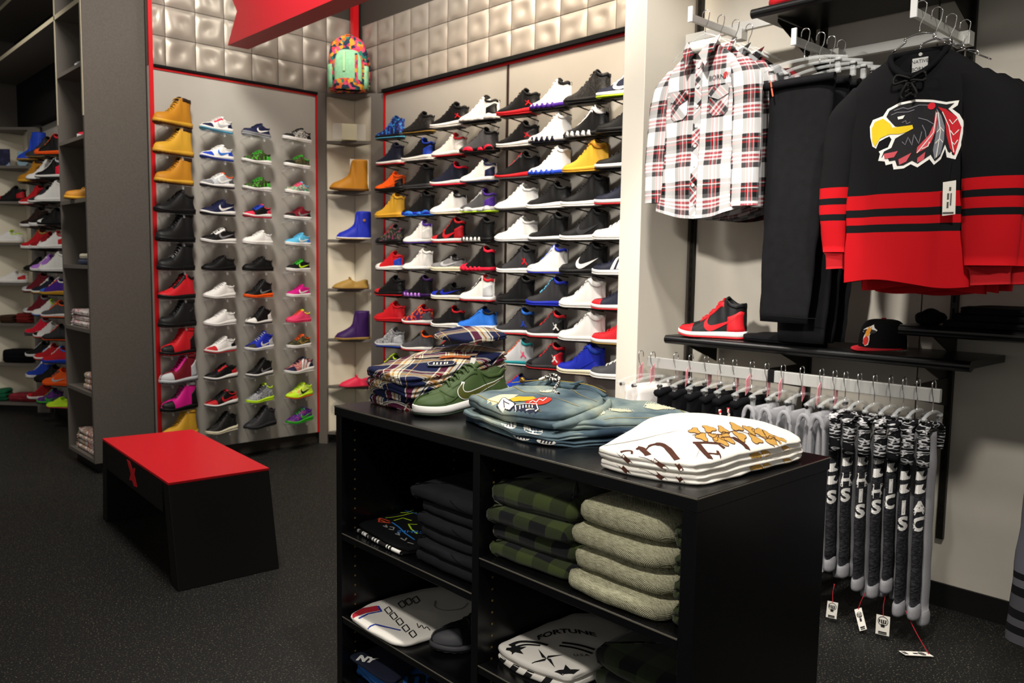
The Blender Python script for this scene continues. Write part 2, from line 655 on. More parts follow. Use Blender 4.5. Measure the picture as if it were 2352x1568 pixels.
# padded silver wall tiles, each its own piece
def tile_mesh(k):
    rnd = random.Random(k)
    n = 12
    P = []
    cx, cy = 0.5 + rnd.uniform(-.08, .08), 0.52 + rnd.uniform(-.08, .08)
    for i in range(n + 1):
        row = []
        for j in range(n + 1):
            u, v = i / n, j / n
            e = (1 - abs(2 * u - 1) ** 5) * (1 - abs(2 * v - 1) ** 5)
            d = math.exp(-((u - cx) ** 2 + (v - cy) ** 2) / 0.035)
            h = 0.013 * e - 0.012 * d * e + 0.004 * math.sin(7 * u + k) * math.sin(6 * v + 2 * k) * e
            row.append((u, h, v))
        P.append(row)
    m = MB().grid(P)
    me = m.mesh('tile')
    me.polygons.foreach_set('use_smooth', [True] * len(me.polygons))
    me.materials.append(M_tile)
    return me


TM = [tile_mesh(k) for k in range(4)]
xs = [2.0, 2.108, 2.309, 2.51, 2.711, 2.912, 3.112, 3.312, 3.53]
for i in range(8):
    for r in range(3):
        o = link('tile', TM[(i * 3 + r) % 4], None, wl)
        o.matrix_world = Matrix.Translation((xs[i] + .002, YW1 + 0.03, 2.674 + .198 * r)) @ Matrix.Diagonal((xs[i + 1] - xs[i] - .004, -1.0, .194, 1))
ys = [5.58 - .2125 * i for i in range(15)]
for i in range(14):
    for r in range(3):
        o = link('tile', TM[(i * 3 + r + 1) % 4], None, wr)
        o.matrix_world = Matrix.Translation((XW2 + 0.03, ys[i] - .002, 2.690 + .178 * r)) @ Matrix.Rotation(-PI / 2, 4, 'Z') @ Matrix.Diagonal((ys[i] - ys[i + 1] - .004, -1.0, .174, 1))


# ------------------------------------------------------------------ corner shelf units
def corner_unit(label, A, B, Cn, zs, wA, wB):
    """A left and B right end of the front, Cn the corner behind"""
    A, B, Cn = (np.array(q, float) for q in (A, B, Cn))
    d = (B - A) / np.linalg.norm(B - A)
    n = np.array([-d[1], d[0]])
    if n @ (Cn - A) < 0:
        n = -n
    t = thing('corner_shelf_unit', label, 'shelf unit', (*((A + B) / 2), 0))
    q3 = lambda p, z: (p[0], p[1], z)
    ztop = zs[-1]

    def board(p, q, th, z0, z1, nm, m):
        e = (q - p) / np.linalg.norm(q - p)
        k = np.array([-e[1], e[0]])
        if k @ (Cn - A) < 0 and nm == 'side_panel':
            k = -k
        k = k * th
        MB().hexa([q3(p, z0), q3(q, z0), q3(q + k, z0), q3(p + k, z0)], [q3(p, z1), q3(q, z1), q3(q + k, z1), q3(p + k, z1)]).build(nm, m, t, bevel=.002)
    board(A, A + d * wA, 0.03, 0.0, ztop, 'side_panel', M_unit)
    board(B - d * wB, B, 0.03, 0.0, ztop, 'side_panel', M_unit)
    ia, ib = A + d * wA * .6 + n * .035, B - d * wB * .6 + n * .035
    ck = Cn - n * 0.02
    for p, q in ((ia, ck), (ck, ib)):
        board(p, q, 0.012, 0.05, ztop, 'back_panel', M_inside)
    fa, fb = A + d * wA + n * .004, B - d * wB + n * .004
    for z in zs:
        MB().hexa([q3(fa, z - .024), q3(fb, z - .024), q3(ck - n * .02 + d * .01, z - .024), q3(ck - n * .02 - d * .01, z - .024)],
                  [q3(fa, z), q3(fb, z), q3(ck - n * .02 + d * .01, z), q3(ck - n * .02 - d * .01, z)]).build('shelf', M_unit, t, bevel=.002)
    board(A + n * .05, B + n * .05, .02, 0, .07, 'plinth', M_base)
    return t


ZCU = [0.097, 0.459, 0.823, 1.207, 1.581, 1.946, 2.318, 2.666]
corner_unit('tall grey corner shelf unit holding boots between the two shoe walls', (3.206, 5.614), (3.548, 5.238), (3.52, 5.58), ZCU, 0.066, 0.095)
ZCU2 = [0.083, 0.444, 0.81, 1.177, 1.54, 1.908, 2.223, 2.56]
corner_unit('grey corner shelf unit with folded clothes at the far left edge', (1.50, 8.785), (1.975, 8.275), (1.97, 8.80), ZCU2, 0.06, 0.12)

# ------------------------------------------------------------------ tall end shelving unit at left
XU = 1.604
su = thing('shelving_unit', 'tall grey open shelving unit with wide side panel left of the shoe wall', 'shelf unit', (1.8, 5.97, 0))
MB().box(XU, 1.984, 5.672, 5.697, 0.075, 3.88).build('side_panel', M_fibre, su)
MB().box(XU, 1.93, 6.243, 6.262, 0.075, 3.88).build('divider', M_unit, su)
MB().box(1.965, 1.984, 5.70, 6.275, 0.075, 3.88).build('back_panel', M_unit, su)
ZSU = [0.1, 0.535, 0.95, 1.364, 1.79, 2.185, 2.63]
for z in ZSU:
    MB().box(XU, 1.963, 5.699, 6.241, z - .024, z).build('shelf', M_unit, su)
M_lit_edge = mat('lit_edge_strip', 'b9b096', 0.5)  # light from above on the upper edges, painted as pale strips
MB().box(XU - .003, XU, 6.243, 6.262, 2.3, 3.88).build('lit_edge', M_lit_edge, su)
MB().box(XU - .003, XU, 5.672, 5.697, 2.3, 3.88).build('lit_edge', M_lit_edge, su)
for z in (3.02, 3.40):
    MB().box(XU - .003, XU, 5.70, 8.8, z - .03, z).build('lit_edge', M_lit_edge, su)
    MB().box(XU, 1.925, 5.699, 8.8, z - .03, z).build('shelf', M_unit, su)
MB().box(XU + .05, 1.96, 5.70, 6.25, 0, 0.075).build('plinth', M_base, su)

# ------------------------------------------------------------------ red hanging sign with a swallow-tail end
sg = thing('hanging_sign', 'big red ribbon shaped sign with notched tail hanging over the shoe walls', 'sign', (2.37, 4.3, 2.8))
MB().prism([(5.289, 2.8), (5.146, 2.985), (5.289, 3.17), (2.6, 3.17), (2.6, 2.8)], (2.373, 0, 0), (0, 1, 0), (0, 0, 1), (1, 0, 0), 0.14).build('ribbon', mat('sign_red', 'a51a24', 0.45), sg)
g = MB()
g.prism([(4.41, 2.985), (4.33, 2.955), (4.30, 2.99), (4.30, 3.14), (4.25, 3.14), (4.25, 2.93), (4.42, 2.93)], (2.372, 0, 0), (0, 1, 0), (0, 0, 1), (-1, 0, 0), 0.006)
g.build('sign_letter', mat('sign_black', '0c0c0c', 0.5), sg)
for y in (4.9, 3.2):
    MB().tube([(2.44, y, 3.17), (2.44, y, 3.9)], 0.006).build('hanging_rod', M_darkmetal, sg)

# ------------------------------------------------------------------ bench
bn = thing('bench', 'low bench with glossy red top and black trestle sides on the floor', 'bench', (1.53, 4.05, 0))
D0, A0, C0, B0 = np.array([1.284, 3.522]), np.array([1.352, 4.640]), np.array([1.734, 3.493]), np.array([1.812, 4.585])


def bp_(u, v, z):
    """bench frame: u 0..1 along the length, v 0..1 across, both may overshoot"""
    p = D0 + (A0 - D0) * u + (C0 - D0) * v + (B0 - A0 - C0 + D0) * u * v
    return (p[0], p[1], z)


def bq(u0, u1, v0, v1, z0, z1, m=None, ub0=None, ub1=None):
    ub0 = u0 if ub0 is None else ub0
    ub1 = u1 if ub1 is None else ub1
    (m or MB()).hexa([bp_(ub0, v0, z0), bp_(ub0, v1, z0), bp_(ub1, v1, z0), bp_(ub1, v0, z0)], [bp_(u0, v0, z1), bp_(u0, v1, z1), bp_(u1, v1, z1), bp_(u1, v0, z1)])
    return m


M_bench = mat('black_bench', '0b0a09', 0.5, spec=0.3)
for u0, u1, b0, b1 in ((0, .075, -.095, -.012), (.93, 1, .965, 1.04)):
    m = MB()
    bq(u0, u1, 0, 1, 0, .4385, m, b0, b1)
    m.build('end_panel', M_bench, bn, bevel=.003)
for v0, v1 in ((0.0, .07), (.93, 1)):
    m = MB()
    bq(.076, .929, v0, v1, .30, .4385, m)
    m.build('apron', M_bench, bn)
m = MB()
bq(0, 1, 0, 1, .4387, .45, m)
m.build('bench_top', M_red, bn, bevel=.0015)
nb = np.array([-(A0 - D0)[1], (A0 - D0)[0], 0])
em = [(318, 365), (338, 378), (360, 440), (387, 432), (380, 490), (399, 587), (375, 578), (362, 535), (339, 528), (350, 480)]
ec = [atp(x / 3.485 + 200, y / 3.485 + 950, bp_(0, -.004, 0), nb) for x, y in em]
v2, tr = fill2d([[((p - ec[0]) @ np.append((A0 - D0) / np.linalg.norm(A0 - D0), 0), p[2]) for p in ec]])
ax_ = np.append((A0 - D0) / np.linalg.norm(A0 - D0), 0)
MB().add([np.array([*(ec[0][:2]), 0]) + ax_ * p[0] + np.array([0, 0, p[1]]) for p in v2], tr).build('emblem', M_red, bn, solid=.001)


# ================================================================== SHOES
# profile tables run heel (0) to toe (1); heights in shoe lengths
STY = {
    'runner': dict(H=[(0, .27), (.05, .315), (.14, .285), (.26, .275), (.36, .345), (.43, .335), (.55, .265), (.7, .195), (.82, .165), (.92, .145), (.97, .125), (1, .08)], zh=.125, zt=.062, thr=.37, spring=.05, flare=.10),
    'court': dict(H=[(0, .27), (.05, .30), (.14, .265), (.26, .265), (.36, .345), (.43, .335), (.55, .265), (.7, .2), (.82, .18), (.92, .168), (.97, .148), (1, .10)], zh=.105, zt=.085, thr=.37, spring=.03, flare=.08),
    'mid': dict(H=[(0, .36), (.04, .41), (.13, .375), (.24, .39), (.33, .47), (.41, .42), (.55, .30), (.7, .21), (.82, .175), (.92, .155), (.97, .135), (1, .085)], zh=.115, zt=.07, thr=.35, spring=.045, flare=.10),
    'high': dict(H=[(0, .47), (.04, .52), (.12, .49), (.2, .51), (.28, .58), (.36, .52), (.45, .41), (.57, .30), (.7, .215), (.82, .18), (.92, .165), (.97, .145), (1, .09)], zh=.105, zt=.08, thr=.31, spring=.035, flare=.09),
    'boot': dict(H=[(0, .60), (.05, .63), (.16, .61), (.26, .63), (.35, .63), (.41, .53), (.48, .43), (.56, .34), (.66, .275), (.8, .25), (.92, .225), (.97, .20), (1, .12)], zh=.115, zt=.085, thr=.36, spring=.03, flare=.09),
    'ugg': dict(H=[(0, .80), (.1, .80), (.3, .80), (.42, .79), (.45, .72), (.49, .45), (.56, .35), (.68, .27), (.8, .215), (.92, .165), (1, .07)], zh=.06, zt=.05, thr=.43, spring=.02, flare=.05, wide=1.12),
    'moc': dict(H=[(0, .24), (.06, .27), (.18, .23), (.36, .19), (.46, .25), (.54, .265), (.66, .22), (.8, .17), (.92, .12), (1, .05)], zh=.035, zt=.03, thr=.46, spring=.02, flare=.02),
}
LEN = .29


def interp(tab, s):
    return float(np.interp(s, [a for a, _ in tab], [b for _, b in tab]))


def hsm(tab, s):
    return sum(interp(tab, min(1, max(0, s + k * .012))) for k in (-1, 0, 1)) / 3 if .02 < s < .98 else interp(tab, s)


def wid(s):
    b = interp([(0, .115), (.15, .128), (.4, .128), (.55, .15), (.7, .172), (.8, .17), (1, .15)], s)
    if s < .13:
        b *= max(0, 1 - ((.13 - s) / .13) ** 2) ** .5
    if s > .72:
        b *= max(0, 1 - ((s - .72) / .28) ** 2.3) ** .6
    return b


class Shoe:
    def __init__(q, st):
        q.p = STY[st]
        q.st = st

    def zs(q, s):
        p = q.p
        return p['zh'] + (p['zt'] - p['zh']) * smoothstep(.15, .75, s) + q.zb(s)

    def zb(q, s):
        return q.p['spring'] * max(0, (s - .72) / .28) ** 2 + .012 * max(0, (.1 - s) / .1) ** 2

    def yr(q, s):
        thr = q.p['thr']
        v = float(np.interp(s, [0, .04, .12, .22, thr, thr + .1, .62, .74, .84, 1], [0, .06, .105, .115, .085, .055, .045, .035, .0, 0]))
        if q.st == 'ugg':
            v = float(np.interp(s, [0, .03, .1, .2, .34, .40, .44, .5, .7, 1], [0, .07, .125, .15, .125, .08, .03, 0, 0, 0]))
        return v

    def open(q, s):
        return 1 - smoothstep(q.p['thr'] - .05, q.p['thr'] + .03, s)

    def P(q, s, t, off=0.0):
        w, H, zs = wid(s) * q.p.get('wide', 1), hsm(q.p['H'], s), q.zs(s) - .008
        yr = min(q.yr(s), w * .96)
        o = q.open(s)
        a = PI / 2 * t
        y1, z1 = yr + (w - yr) * math.cos(a), zs + (H - zs) * math.sin(a)
        k = smoothstep(0, .62, t)
        y2, z2 = w + (yr - w) * k + .012 * math.sin(PI * t), zs + (H - zs) * t
        y, z = y1 + (y2 - y1) * o, z1 + (z2 - z1) * o
        k = max(0, 1 - s / .22)
        s = s + k * (.030 * math.sin(PI * min(1, t * 1.15)) + .012 * t)
        return (s, y, z)

    def N(q, s, t):
        e = .004
        a, b = np.array(q.P(min(1, s + e), t)) - np.array(q.P(max(0, s - e), t)), np.array(q.P(s, min(1, t + e))) - np.array(q.P(s, max(0, t - e)))
        n = np.cross(b, a)
        l = np.linalg.norm(n)
        n = n / l if l > 1e-9 else np.array([0, 1.0, 0])
        return -n if n[1] < -0.05 or (abs(n[1]) <= .05 and n[2] < 0) else n

    def upper(q):
        ss = sorted(set([0, .004, .012, .025, .045, .07, .1] + list(np.linspace(.13, .9, 34)) + [.92, .94, .96, .975, .988, .996, 1]))
        thr = q.p['thr']
        m = MB()
        for sg in (1, -1):
            G = []
            for s in ss:
                row = [np.array(q.P(s, t)) for t in (0, .12, .25, .38, .5, .62, .74, .84, .93, 1)]
                top = row[-1]
                o = q.open(s)
                yr, H = top[1], top[2]
                floor = q.zs(s) + .03
                for k, (fy, dz) in enumerate(((.90, -.012), (.84, -.35), (.6, -.85), (0, -1))):
                    dome = np.array([top[0], yr * (.75 - .25 * k), H + .004 * (k + 1)])
                    inn = np.array([top[0] + (s - top[0]) * (k / 3), yr * fy, H + dz * (H - floor) if k else H + dz])
                    row.append(dome + (inn - dome) * o)
                G.append([((p[0] if n_ < 10 else p[0] + .0) * LEN, sg * p[1] * LEN, p[2] * LEN) for n_, p in enumerate(row)])
            m.grid(G)
        return m

    def patch(q, s0, s1, t0, t1, off=.006, ns=14, ntt=6):
        """overlay panel; t0/t1 may be functions of s"""
        m = MB()
        f0 = t0 if callable(t0) else (lambda s: t0)
        f1 = t1 if callable(t1) else (lambda s: t1)
        for sg in (1, -1):
            G = []
            for i in range(ns + 1):
                s = s0 + (s1 - s0) * i / ns
                row = []
                for j in range(-1, ntt + 2):
                    t = f0(s) + (f1(s) - f0(s)) * min(1, max(0, j / ntt))
                    t = min(1, max(0, t))
                    edge = j < 0 or j > ntt or ((i in (0, ns)) and 0 < s < 1)
                    p = np.array(q.P(s, t)) + q.N(s, t) * (-.004 if edge else off)
                    row.append((p[0] * LEN, sg * p[1] * LEN, p[2] * LEN))
                G.append(row)
            m.grid(G)
        return m

    def sole(q, z0, z1, grow=1.0, s0=0.0, s1=1.0, lug=0):
        """layer of the sole between relative heights z0 and z1 (0 bottom, 1 top)"""
        fl = q.p['flare'] * grow
        ss = sorted(set([s for s in [0, .005, .015, .035, .065, .1] + list(np.linspace(.15, .85, 24)) + [.89, .925, .955, .975, .988, .996, 1] if s0 <= s <= s1] + [s0, s1]))
        m = MB()
        G = []
        for i, s in enumerate(ss):
            w = wid(s) * (1 + fl) * q.p.get('wide', 1) + .006
            xs_ = -.012 + s * 1.024
            b, tp = q.zb(s), q.zs(s)
            za, zc = b + (tp - b) * z0, b + (tp - b) * z1
            if lug and i % 2 and z0 == 0:
                za += lug
            e = min(.012, (zc - za) * .3)
            half = [(w - .014, za), (w, za + e), (w + .003, (za + zc) / 2), (w - .002, zc - e * .6), (w - .012, zc)]
            if wid(s) < .01:
                half = [(max(0, a), z) for a, z in half]
            ring = half + [(-a, z) for a, z in reversed(half)]
            G.append([(xs_ * LEN, a * LEN, z * LEN) for a, z in ring])
        m.grid(G, cv=True)
        n = 10
        m.f += [tuple(range(n)), tuple((len(ss) - 1) * n + k for k in range(n))]
        m.mi += [0, 0]
        return m

    def tongue(q):
        thr = q.p['thr']
        hi = {'high': .05, 'mid': .06, 'boot': .05}.get(q.st, .055)
        path = [(thr + .16, hsm(q.p['H'], thr + .16) + .0), (thr + .08, hsm(q.p['H'], thr + .08) + .012), (thr + .02, hsm(q.p['H'], thr + .02) + .02), (thr - .035, hsm(q.p['H'], thr) + hi)]
        m = MB()
        top, bot = [], []
        for i, (s, z) in enumerate(spl(path, 4)):
            k = i / 12
            w = .05 + .035 * k
            top.append([(s * LEN, y * w * LEN, (z - .02 * y * y) * LEN) for y in (-1, -.5, 0, .5, 1)])
            bot.append([((s - .018 * k) * LEN, y * w * LEN, (z - .022 - .02 * y * y) * LEN) for y in (-1, -.5, 0, .5, 1)])
        G = [a + b[::-1] for a, b in zip(top, bot)]
        m.grid(G, cv=True)
        n = 10
        m.f += [tuple(range(n)), tuple(12 * n + k for k in range(n))]
        m.mi += [0, 0]
        return m

    def laces(q, n=6):
        thr = q.p['thr']
        m = MB()
        end = .64
        for i in range(n):
            s = thr + .015 + (end - thr) * i / (n - .5)
            s2 = s + .018
            y = q.yr(s) + .022
            z = hsm(q.p['H'], s)
            sg = 1 if i % 2 else -1
            pts = [(s * LEN, -sg * y * LEN, (z - .012) * LEN), (s * LEN, -sg * y * .6 * LEN, (z + .02) * LEN), ((s + .01) * LEN, 0, (z + .028) * LEN), (s2 * LEN, sg * y * .6 * LEN, (z + .016) * LEN), (s2 * LEN, sg * y * LEN, (z - .014) * LEN)]
            m.tube(spl(pts, 3), .0042, 6, flat=.55)
        return m

    def bow(q):
        thr = q.p['thr']
        z = hsm(q.p['H'], thr + .02) + .04
        m = MB()
        for sg in (1, -1):
            m.tube(spl([((thr + .03) * LEN, 0, z * LEN), ((thr + .07) * LEN, sg * .05 * LEN, (z + .03) * LEN), ((thr + .05) * LEN, sg * .1 * LEN, (z - .03) * LEN), ((thr + .03) * LEN, sg * .03 * LEN, z * LEN)], 4), .0035, 6)
        return m

    def mark(q, kind):
        """emblems laid on both sides; a runs toe (0) to heel (1), b runs up"""
        m = MB()
        hi = q.st in ('high', 'mid', 'boot')

        def st(a, b):
            if kind in 'wo':
                s0, s1, t0, t1 = (.60, .09, .16, .66) if not hi else (.58, .10, .10, .52)
                if q.st == 'court':
                    s0, s1, t0, t1 = .62, .06, .10, .66
            elif kind == 'j':
                s0, s1, t0, t1 = (.30, .12, .35, .8) if not hi else (.27, .10, .18, .52)
            else:
                s0, s1, t0, t1 = .62, .22, .05, .95
            if kind in 'wo':
                s = s0 + (s1 - s0) * a
                za, zc = q.zs(.42) + .012, hsm(q.p['H'], .20) * (.90 if not hi else .62)
                z = za + (zc - za) * b
                l_, h_ = 0.0, 1.0
                for _ in range(12):
                    m_ = (l_ + h_) / 2
                    if q.P(s, m_)[2] < z:
                        l_ = m_
                    else:
                        h_ = m_
                return s, l_
            return s0 + (s1 - s0) * a, t0 + (t1 - t0) * b
        polys = []
        if kind in 'wo':
            lo = spl([(.16, 1.0), (.03, .62), (.02, .25), (.12, .0), (.28, .02), (.6, .40), (1, .92)], 6)
            hi_ = spl([(.16, 1.0), (.115, .68), (.13, .46), (.2, .37), (.31, .40), (.6, .60), (1, .92)], 6)
            if kind == 'o':
                mid = [(np.array(a) + np.array(b)) / 2 for a, b in zip(lo, hi_)]
                nl, nh = [], []
                for i in range(len(lo)):
                    d_ = np.array(hi_[i]) - np.array(lo[i])
                    if np.linalg.norm(d_) < .03:
                        tg = mid[min(i + 1, len(mid) - 1)] - mid[max(i - 1, 0)]
                        d_ = np.array([-tg[1], tg[0]])
                    d_ = d_ / (np.linalg.norm(d_) + 1e-9) * np.array([.022, .05])
                    nl.append(np.array(lo[i]) - d_)
                    nh.append(np.array(hi_[i]) + d_)
                nl[0] = nl[0] + np.array([.0, .05]); nh[0] = nh[0] + np.array([.0, .05])
                lo, hi_ = nl, nh
            polys.append((lo, hi_))
        elif kind == 'a':
            for k in range(3):
                a0 = .12 + .27 * k
                polys.append(([(a0 + .28 * i / 6, i / 6) for i in range(7)], [(a0 + .16 + .28 * i / 6, i / 6) for i in range(7)]))
        elif kind == 'j':
            polys.append(([(.46, 1), (.40, .9), (.42, .7), (.30, .45), (.05, .05)], [(.60, 1), (.64, .9), (.60, .7), (.56, .45), (.22, .02)]))
            polys.append(([(.42, .5), (.6, .4), (.8, .1), (.85, 0)], [(.6, .62), (.76, .45), (.95, .2), (1, .08)]))
            polys.append(([(.45, .72), (.2, .8), (.08, 1.0)], [(.5, .6), (.2, .68), (.0, .95)]))
        for sg in (1, -1):
            for lo, hi_ in polys:
                G = []
                for (a, b), (c, d) in zip(lo, hi_):
                    row = []
                    for k in range(4):
                        f = k / 3
                        s, t = st(a + (c - a) * f, b + (d - b) * f)
                        p = np.array(q.P(s, t)) + q.N(s, t) * (.0075 if kind == 'o' else .010)
                        row.append((p[0] * LEN, sg * p[1] * LEN, p[2] * LEN))
                    G.append(row)
                m.grid(G)
        return m


    def sidepoly(q, m, pts, out):
        """raised plate on both flanks of the sole and lower upper"""
        for sg in (1, -1):
            o, n = [], len(pts)
            for d in (-.02, out):
                o += [(s * LEN, sg * (wid(s) * (1 + q.p['flare']) + .006 + d) * LEN, z * LEN) for s, z in pts]
            m.add(o, [tuple(range(n, 2 * n))] + [(i, (i + 1) % n, n + (i + 1) % n, n + i) for i in range(n)])
        return m

    def teeth(q):
        m = MB()
        for k in range(5):
            c = .36 + .115 * k
            b = q.zb(c) + .02
            q.sidepoly(m, [(c - .052, b), (c + .052, b), (c + .012, b + .10), (c - .012, b + .10)], .008)
        return m

    def pods(q):
        m = MB()
        for c, r, h in ((.16, .12, .11), (.36, .07, .07), (.66, .13, .09)):
            b = q.zb(c) + .025
            q.sidepoly(m, [(c + r * math.cos(PI * k / 8), b + h * math.sin(PI * k / 8)) for k in range(9)], .010)
        return m


def cached(d, k, fn, name):
    if k not in d:
        mb = fn()
        me = mb.mesh(name)
        b_ = bmesh.new()
        b_.from_mesh(me)
        bmesh.ops.remove_doubles(b_, verts=b_.verts[:], dist=2e-5)
        bmesh.ops.recalc_face_normals(b_, faces=b_.faces[:])
        b_.to_mesh(me)
        b_.free()
        me.polygons.foreach_set('use_smooth', [True] * len(me.polygons))
        d[k] = me
    return d[k]


SHOE_MESH = {}
PAL = dict(K='0d0d0e', W='e6e4e0', G='7d7d7f', D='2f2f32', R='c01822', C='6e1420', N='171c3c', B='1c3fb0', S='59b4dc', Y='b57a1e', y='c9982c', O='ee5a12', V='c6f02a', P='45208a', M='c8147e', T='17838a',
           F='35a82a', L='b57ad8', E='e4dcc0', J='5b4128', U='1a2aa8', p='e0406a', g='b9bcc0', o='3c3f24', c='d02848', b='2a6fd0', H='9a7a3a', v='32124e', t='7a5018', x='161a2c', n='4a4a4e', e='2c1a12', r='8f0f16', k='141415', z='e01838', f='42562f', l='4d5020', q='1c2a1c')
SPECIAL = {
    '1': ('camo_green', [(0, '14180f'), (.42, '3a4a1e'), (.52, '20300f'), (.6, '4fae2a')], 55), '2': ('floral_green', [(0, '1c7a55'), (.45, '2fae7a'), (.52, 'e8e0d0'), (.58, 'd02860')], 90),
    '3': ('camo_olive', [(0, '1a1c14'), (.45, '3d4028'), (.55, '6a5c30'), (.62, '22241a')], 60), '4': ('black_white_speckle', [(0, '101010'), (.5, '101010'), (.52, 'e0dcd4')], 160),
    '5': ('tropical_print', [(0, '18204a'), (.42, 'd86a50'), (.5, 'e8b8a8'), (.56, '2a2a58'), (.62, 'c03048')], 110), '6': ('volt_marble', [(0, 'd8f04a'), (.5, 'c8f08a'), (.58, 'f0a040')], 35),
    '7': ('dark_multi', [(0, '14141a'), (.46, '20242c'), (.54, '7a8a20'), (.57, '2a1c40'), (.63, 'a02060')], 70), '8': ('blue_metal', [(0, '0a1440'), (.45, '1a3ca0'), (.55, '3aa0d8'), (.62, '0c1848')], 45),
    '9': ('grey_knit', [(0, '8a8c90'), (.5, 'b8babe'), (.56, '5c5e64')], 60), '0': ('black_mesh', [(0, '0a0a0a'), (.5, '151515'), (.58, '2c2822')], 130),
    '!': ('purple_pink_weave', [(0, '3a1a70'), (.5, '5a2888'), (.56, '8a3070')], 80), '@': ('sunset_multi', [(0, '3a1a50'), (.44, '5a1830'), (.5, 'd84020'), (.57, 'e88030'), (.62, '402060')], 40),
}


def sm(c):
    if c in SPECIAL:
        n, st, sc = SPECIAL[c]
        return noise_mat('shoe_' + n, st, sc, 0.6)
    return mat('shoe_colour_' + PAL[c], PAL[c], 0.5 if c in 'KDNk' else 0.55, spec=0.3)


ALLSHOES = {}


def make_shoe(name, st, spec, label, cat, loc, heading, group, scale=1.0, zk=1.0):
    """spec: 'upper sole outsole toe heel eyestay lining laces emblem', '-' leaves a panel out"""
    q = ALLSHOES.setdefault(st, Shoe(st))
    sp = spec.split()
    U, So, Ou, To, He, Ey, Li, La = sp[:8]
    ex = [k for k in sp[8:] if k[0] == '+']
    em = ([k for k in sp[8:] if k[0] not in '+-'] + ['-'])[0]
    t = thing(name, label, cat, loc, heading, group)
    t.scale = (scale, scale, scale * zk)
    H = q.p['H']
    thr = q.p['thr']

    def part(key, nm, fn, c):
        me = cached(SHOE_MESH, (st, key), fn, nm)
        return link(nm, me, [sm(c)], t, slots=True)
    part('u', 'upper', q.upper, U)
    lug = .02 if st == 'boot' else 0
    part('so', 'midsole', lambda: q.sole(.26, 1.0), So)
    part('ou', 'outsole', lambda: q.sole(0, .26, 1.05, lug=lug), Ou)
    if To != '-':
        part('to', 'toe_cap', lambda: q.patch(.74, .999, 0, lambda s: .82 - .5 * (s - .74) / .26 * 0, .007), To)
    if He != '-':
        part('he', 'heel_counter', lambda: q.patch(.001, .25, 0, lambda s: .72 - .9 * max(0, s - .08) * 1.6, .007), He)
    if Ey != '-':
        part('ey', 'eyestay', lambda: q.patch(thr - .01, .66, lambda s: .62 + .15 * (s - thr), 1.0, .007), Ey)
    if st not in ('ugg', 'moc'):
        part('g', 'tongue', q.tongue, Li)
        part('l', 'laces', lambda: q.laces(7 if st in ('high', 'boot') else 6), La)
        part('co', 'collar', lambda: q.patch(.002, thr - .04, .86, 1.0, .012, 14, 3), Li)
    elif st == 'moc':
        part('l', 'bow', q.bow, La)
    if em != '-':
        k = em[0]
        part('m' + k, 'emblem', lambda: q.mark(k), em[1])
    for e in ex:
        if e[1] == 's':
            part('st', 'ankle_strap', lambda: q.patch(.03, thr + .06, .76, .93, .016, 14, 3), e[2])
        elif e[1] == 't':
            part('tt', 'sole_teeth', q.teeth, e[2])['kind'] = 'stuff'
        elif e[1] == 'o':
            part('mo', 'emblem_outline', lambda: q.mark('o'), e[2])
        elif e[1] == 'd':
            part('dd', 'sole_pods', q.pods, e[2])['kind'] = 'stuff'
    return t


ORD = ['top', 'second', 'third', 'fourth', 'fifth', 'sixth', 'seventh', 'eighth', 'ninth', 'tenth', 'eleventh', 'bottom']
SLABEL = set()


def stock(table, wall, group, pos, heading, jit=.06, scl=1.0, bracket=None, wobj=None):
    for cix, rows in enumerate(table):
        for rix, row in enumerate(rows):
            if row is None:
                continue
            st, desc, spec = row[:3]
            sc = (row[3] if len(row) > 3 else 1.0) * scl
            x, y, z, h = pos(cix, rix)
            nm = {'boot': 'work_boot', 'high': 'high_top_sneaker', 'mid': 'mid_top_sneaker'}.get(st, 'sneaker')
            bt = 'boot' in desc
            if bt and st != 'boot':
                nm = 'sheepskin_boot' if st == 'ugg' else 'ankle_boot'
            cn = ORD[cix] if cix else 'first'
            lab = f'{desc}, {ORD[rix]} row, {cn} column of the {wall}'
            rnd = random.Random(cix * 37 + rix * 11 + len(desc))
            L = LEN * sc
            hd = h + rnd.uniform(-jit, jit)
            make_shoe(nm, st, spec, lab, 'boot' if bt else 'shoe', (x - L / 2 * math.cos(hd), y - L / 2 * math.sin(hd), z), hd, group, sc)
            bracket(x, y, z, hd)


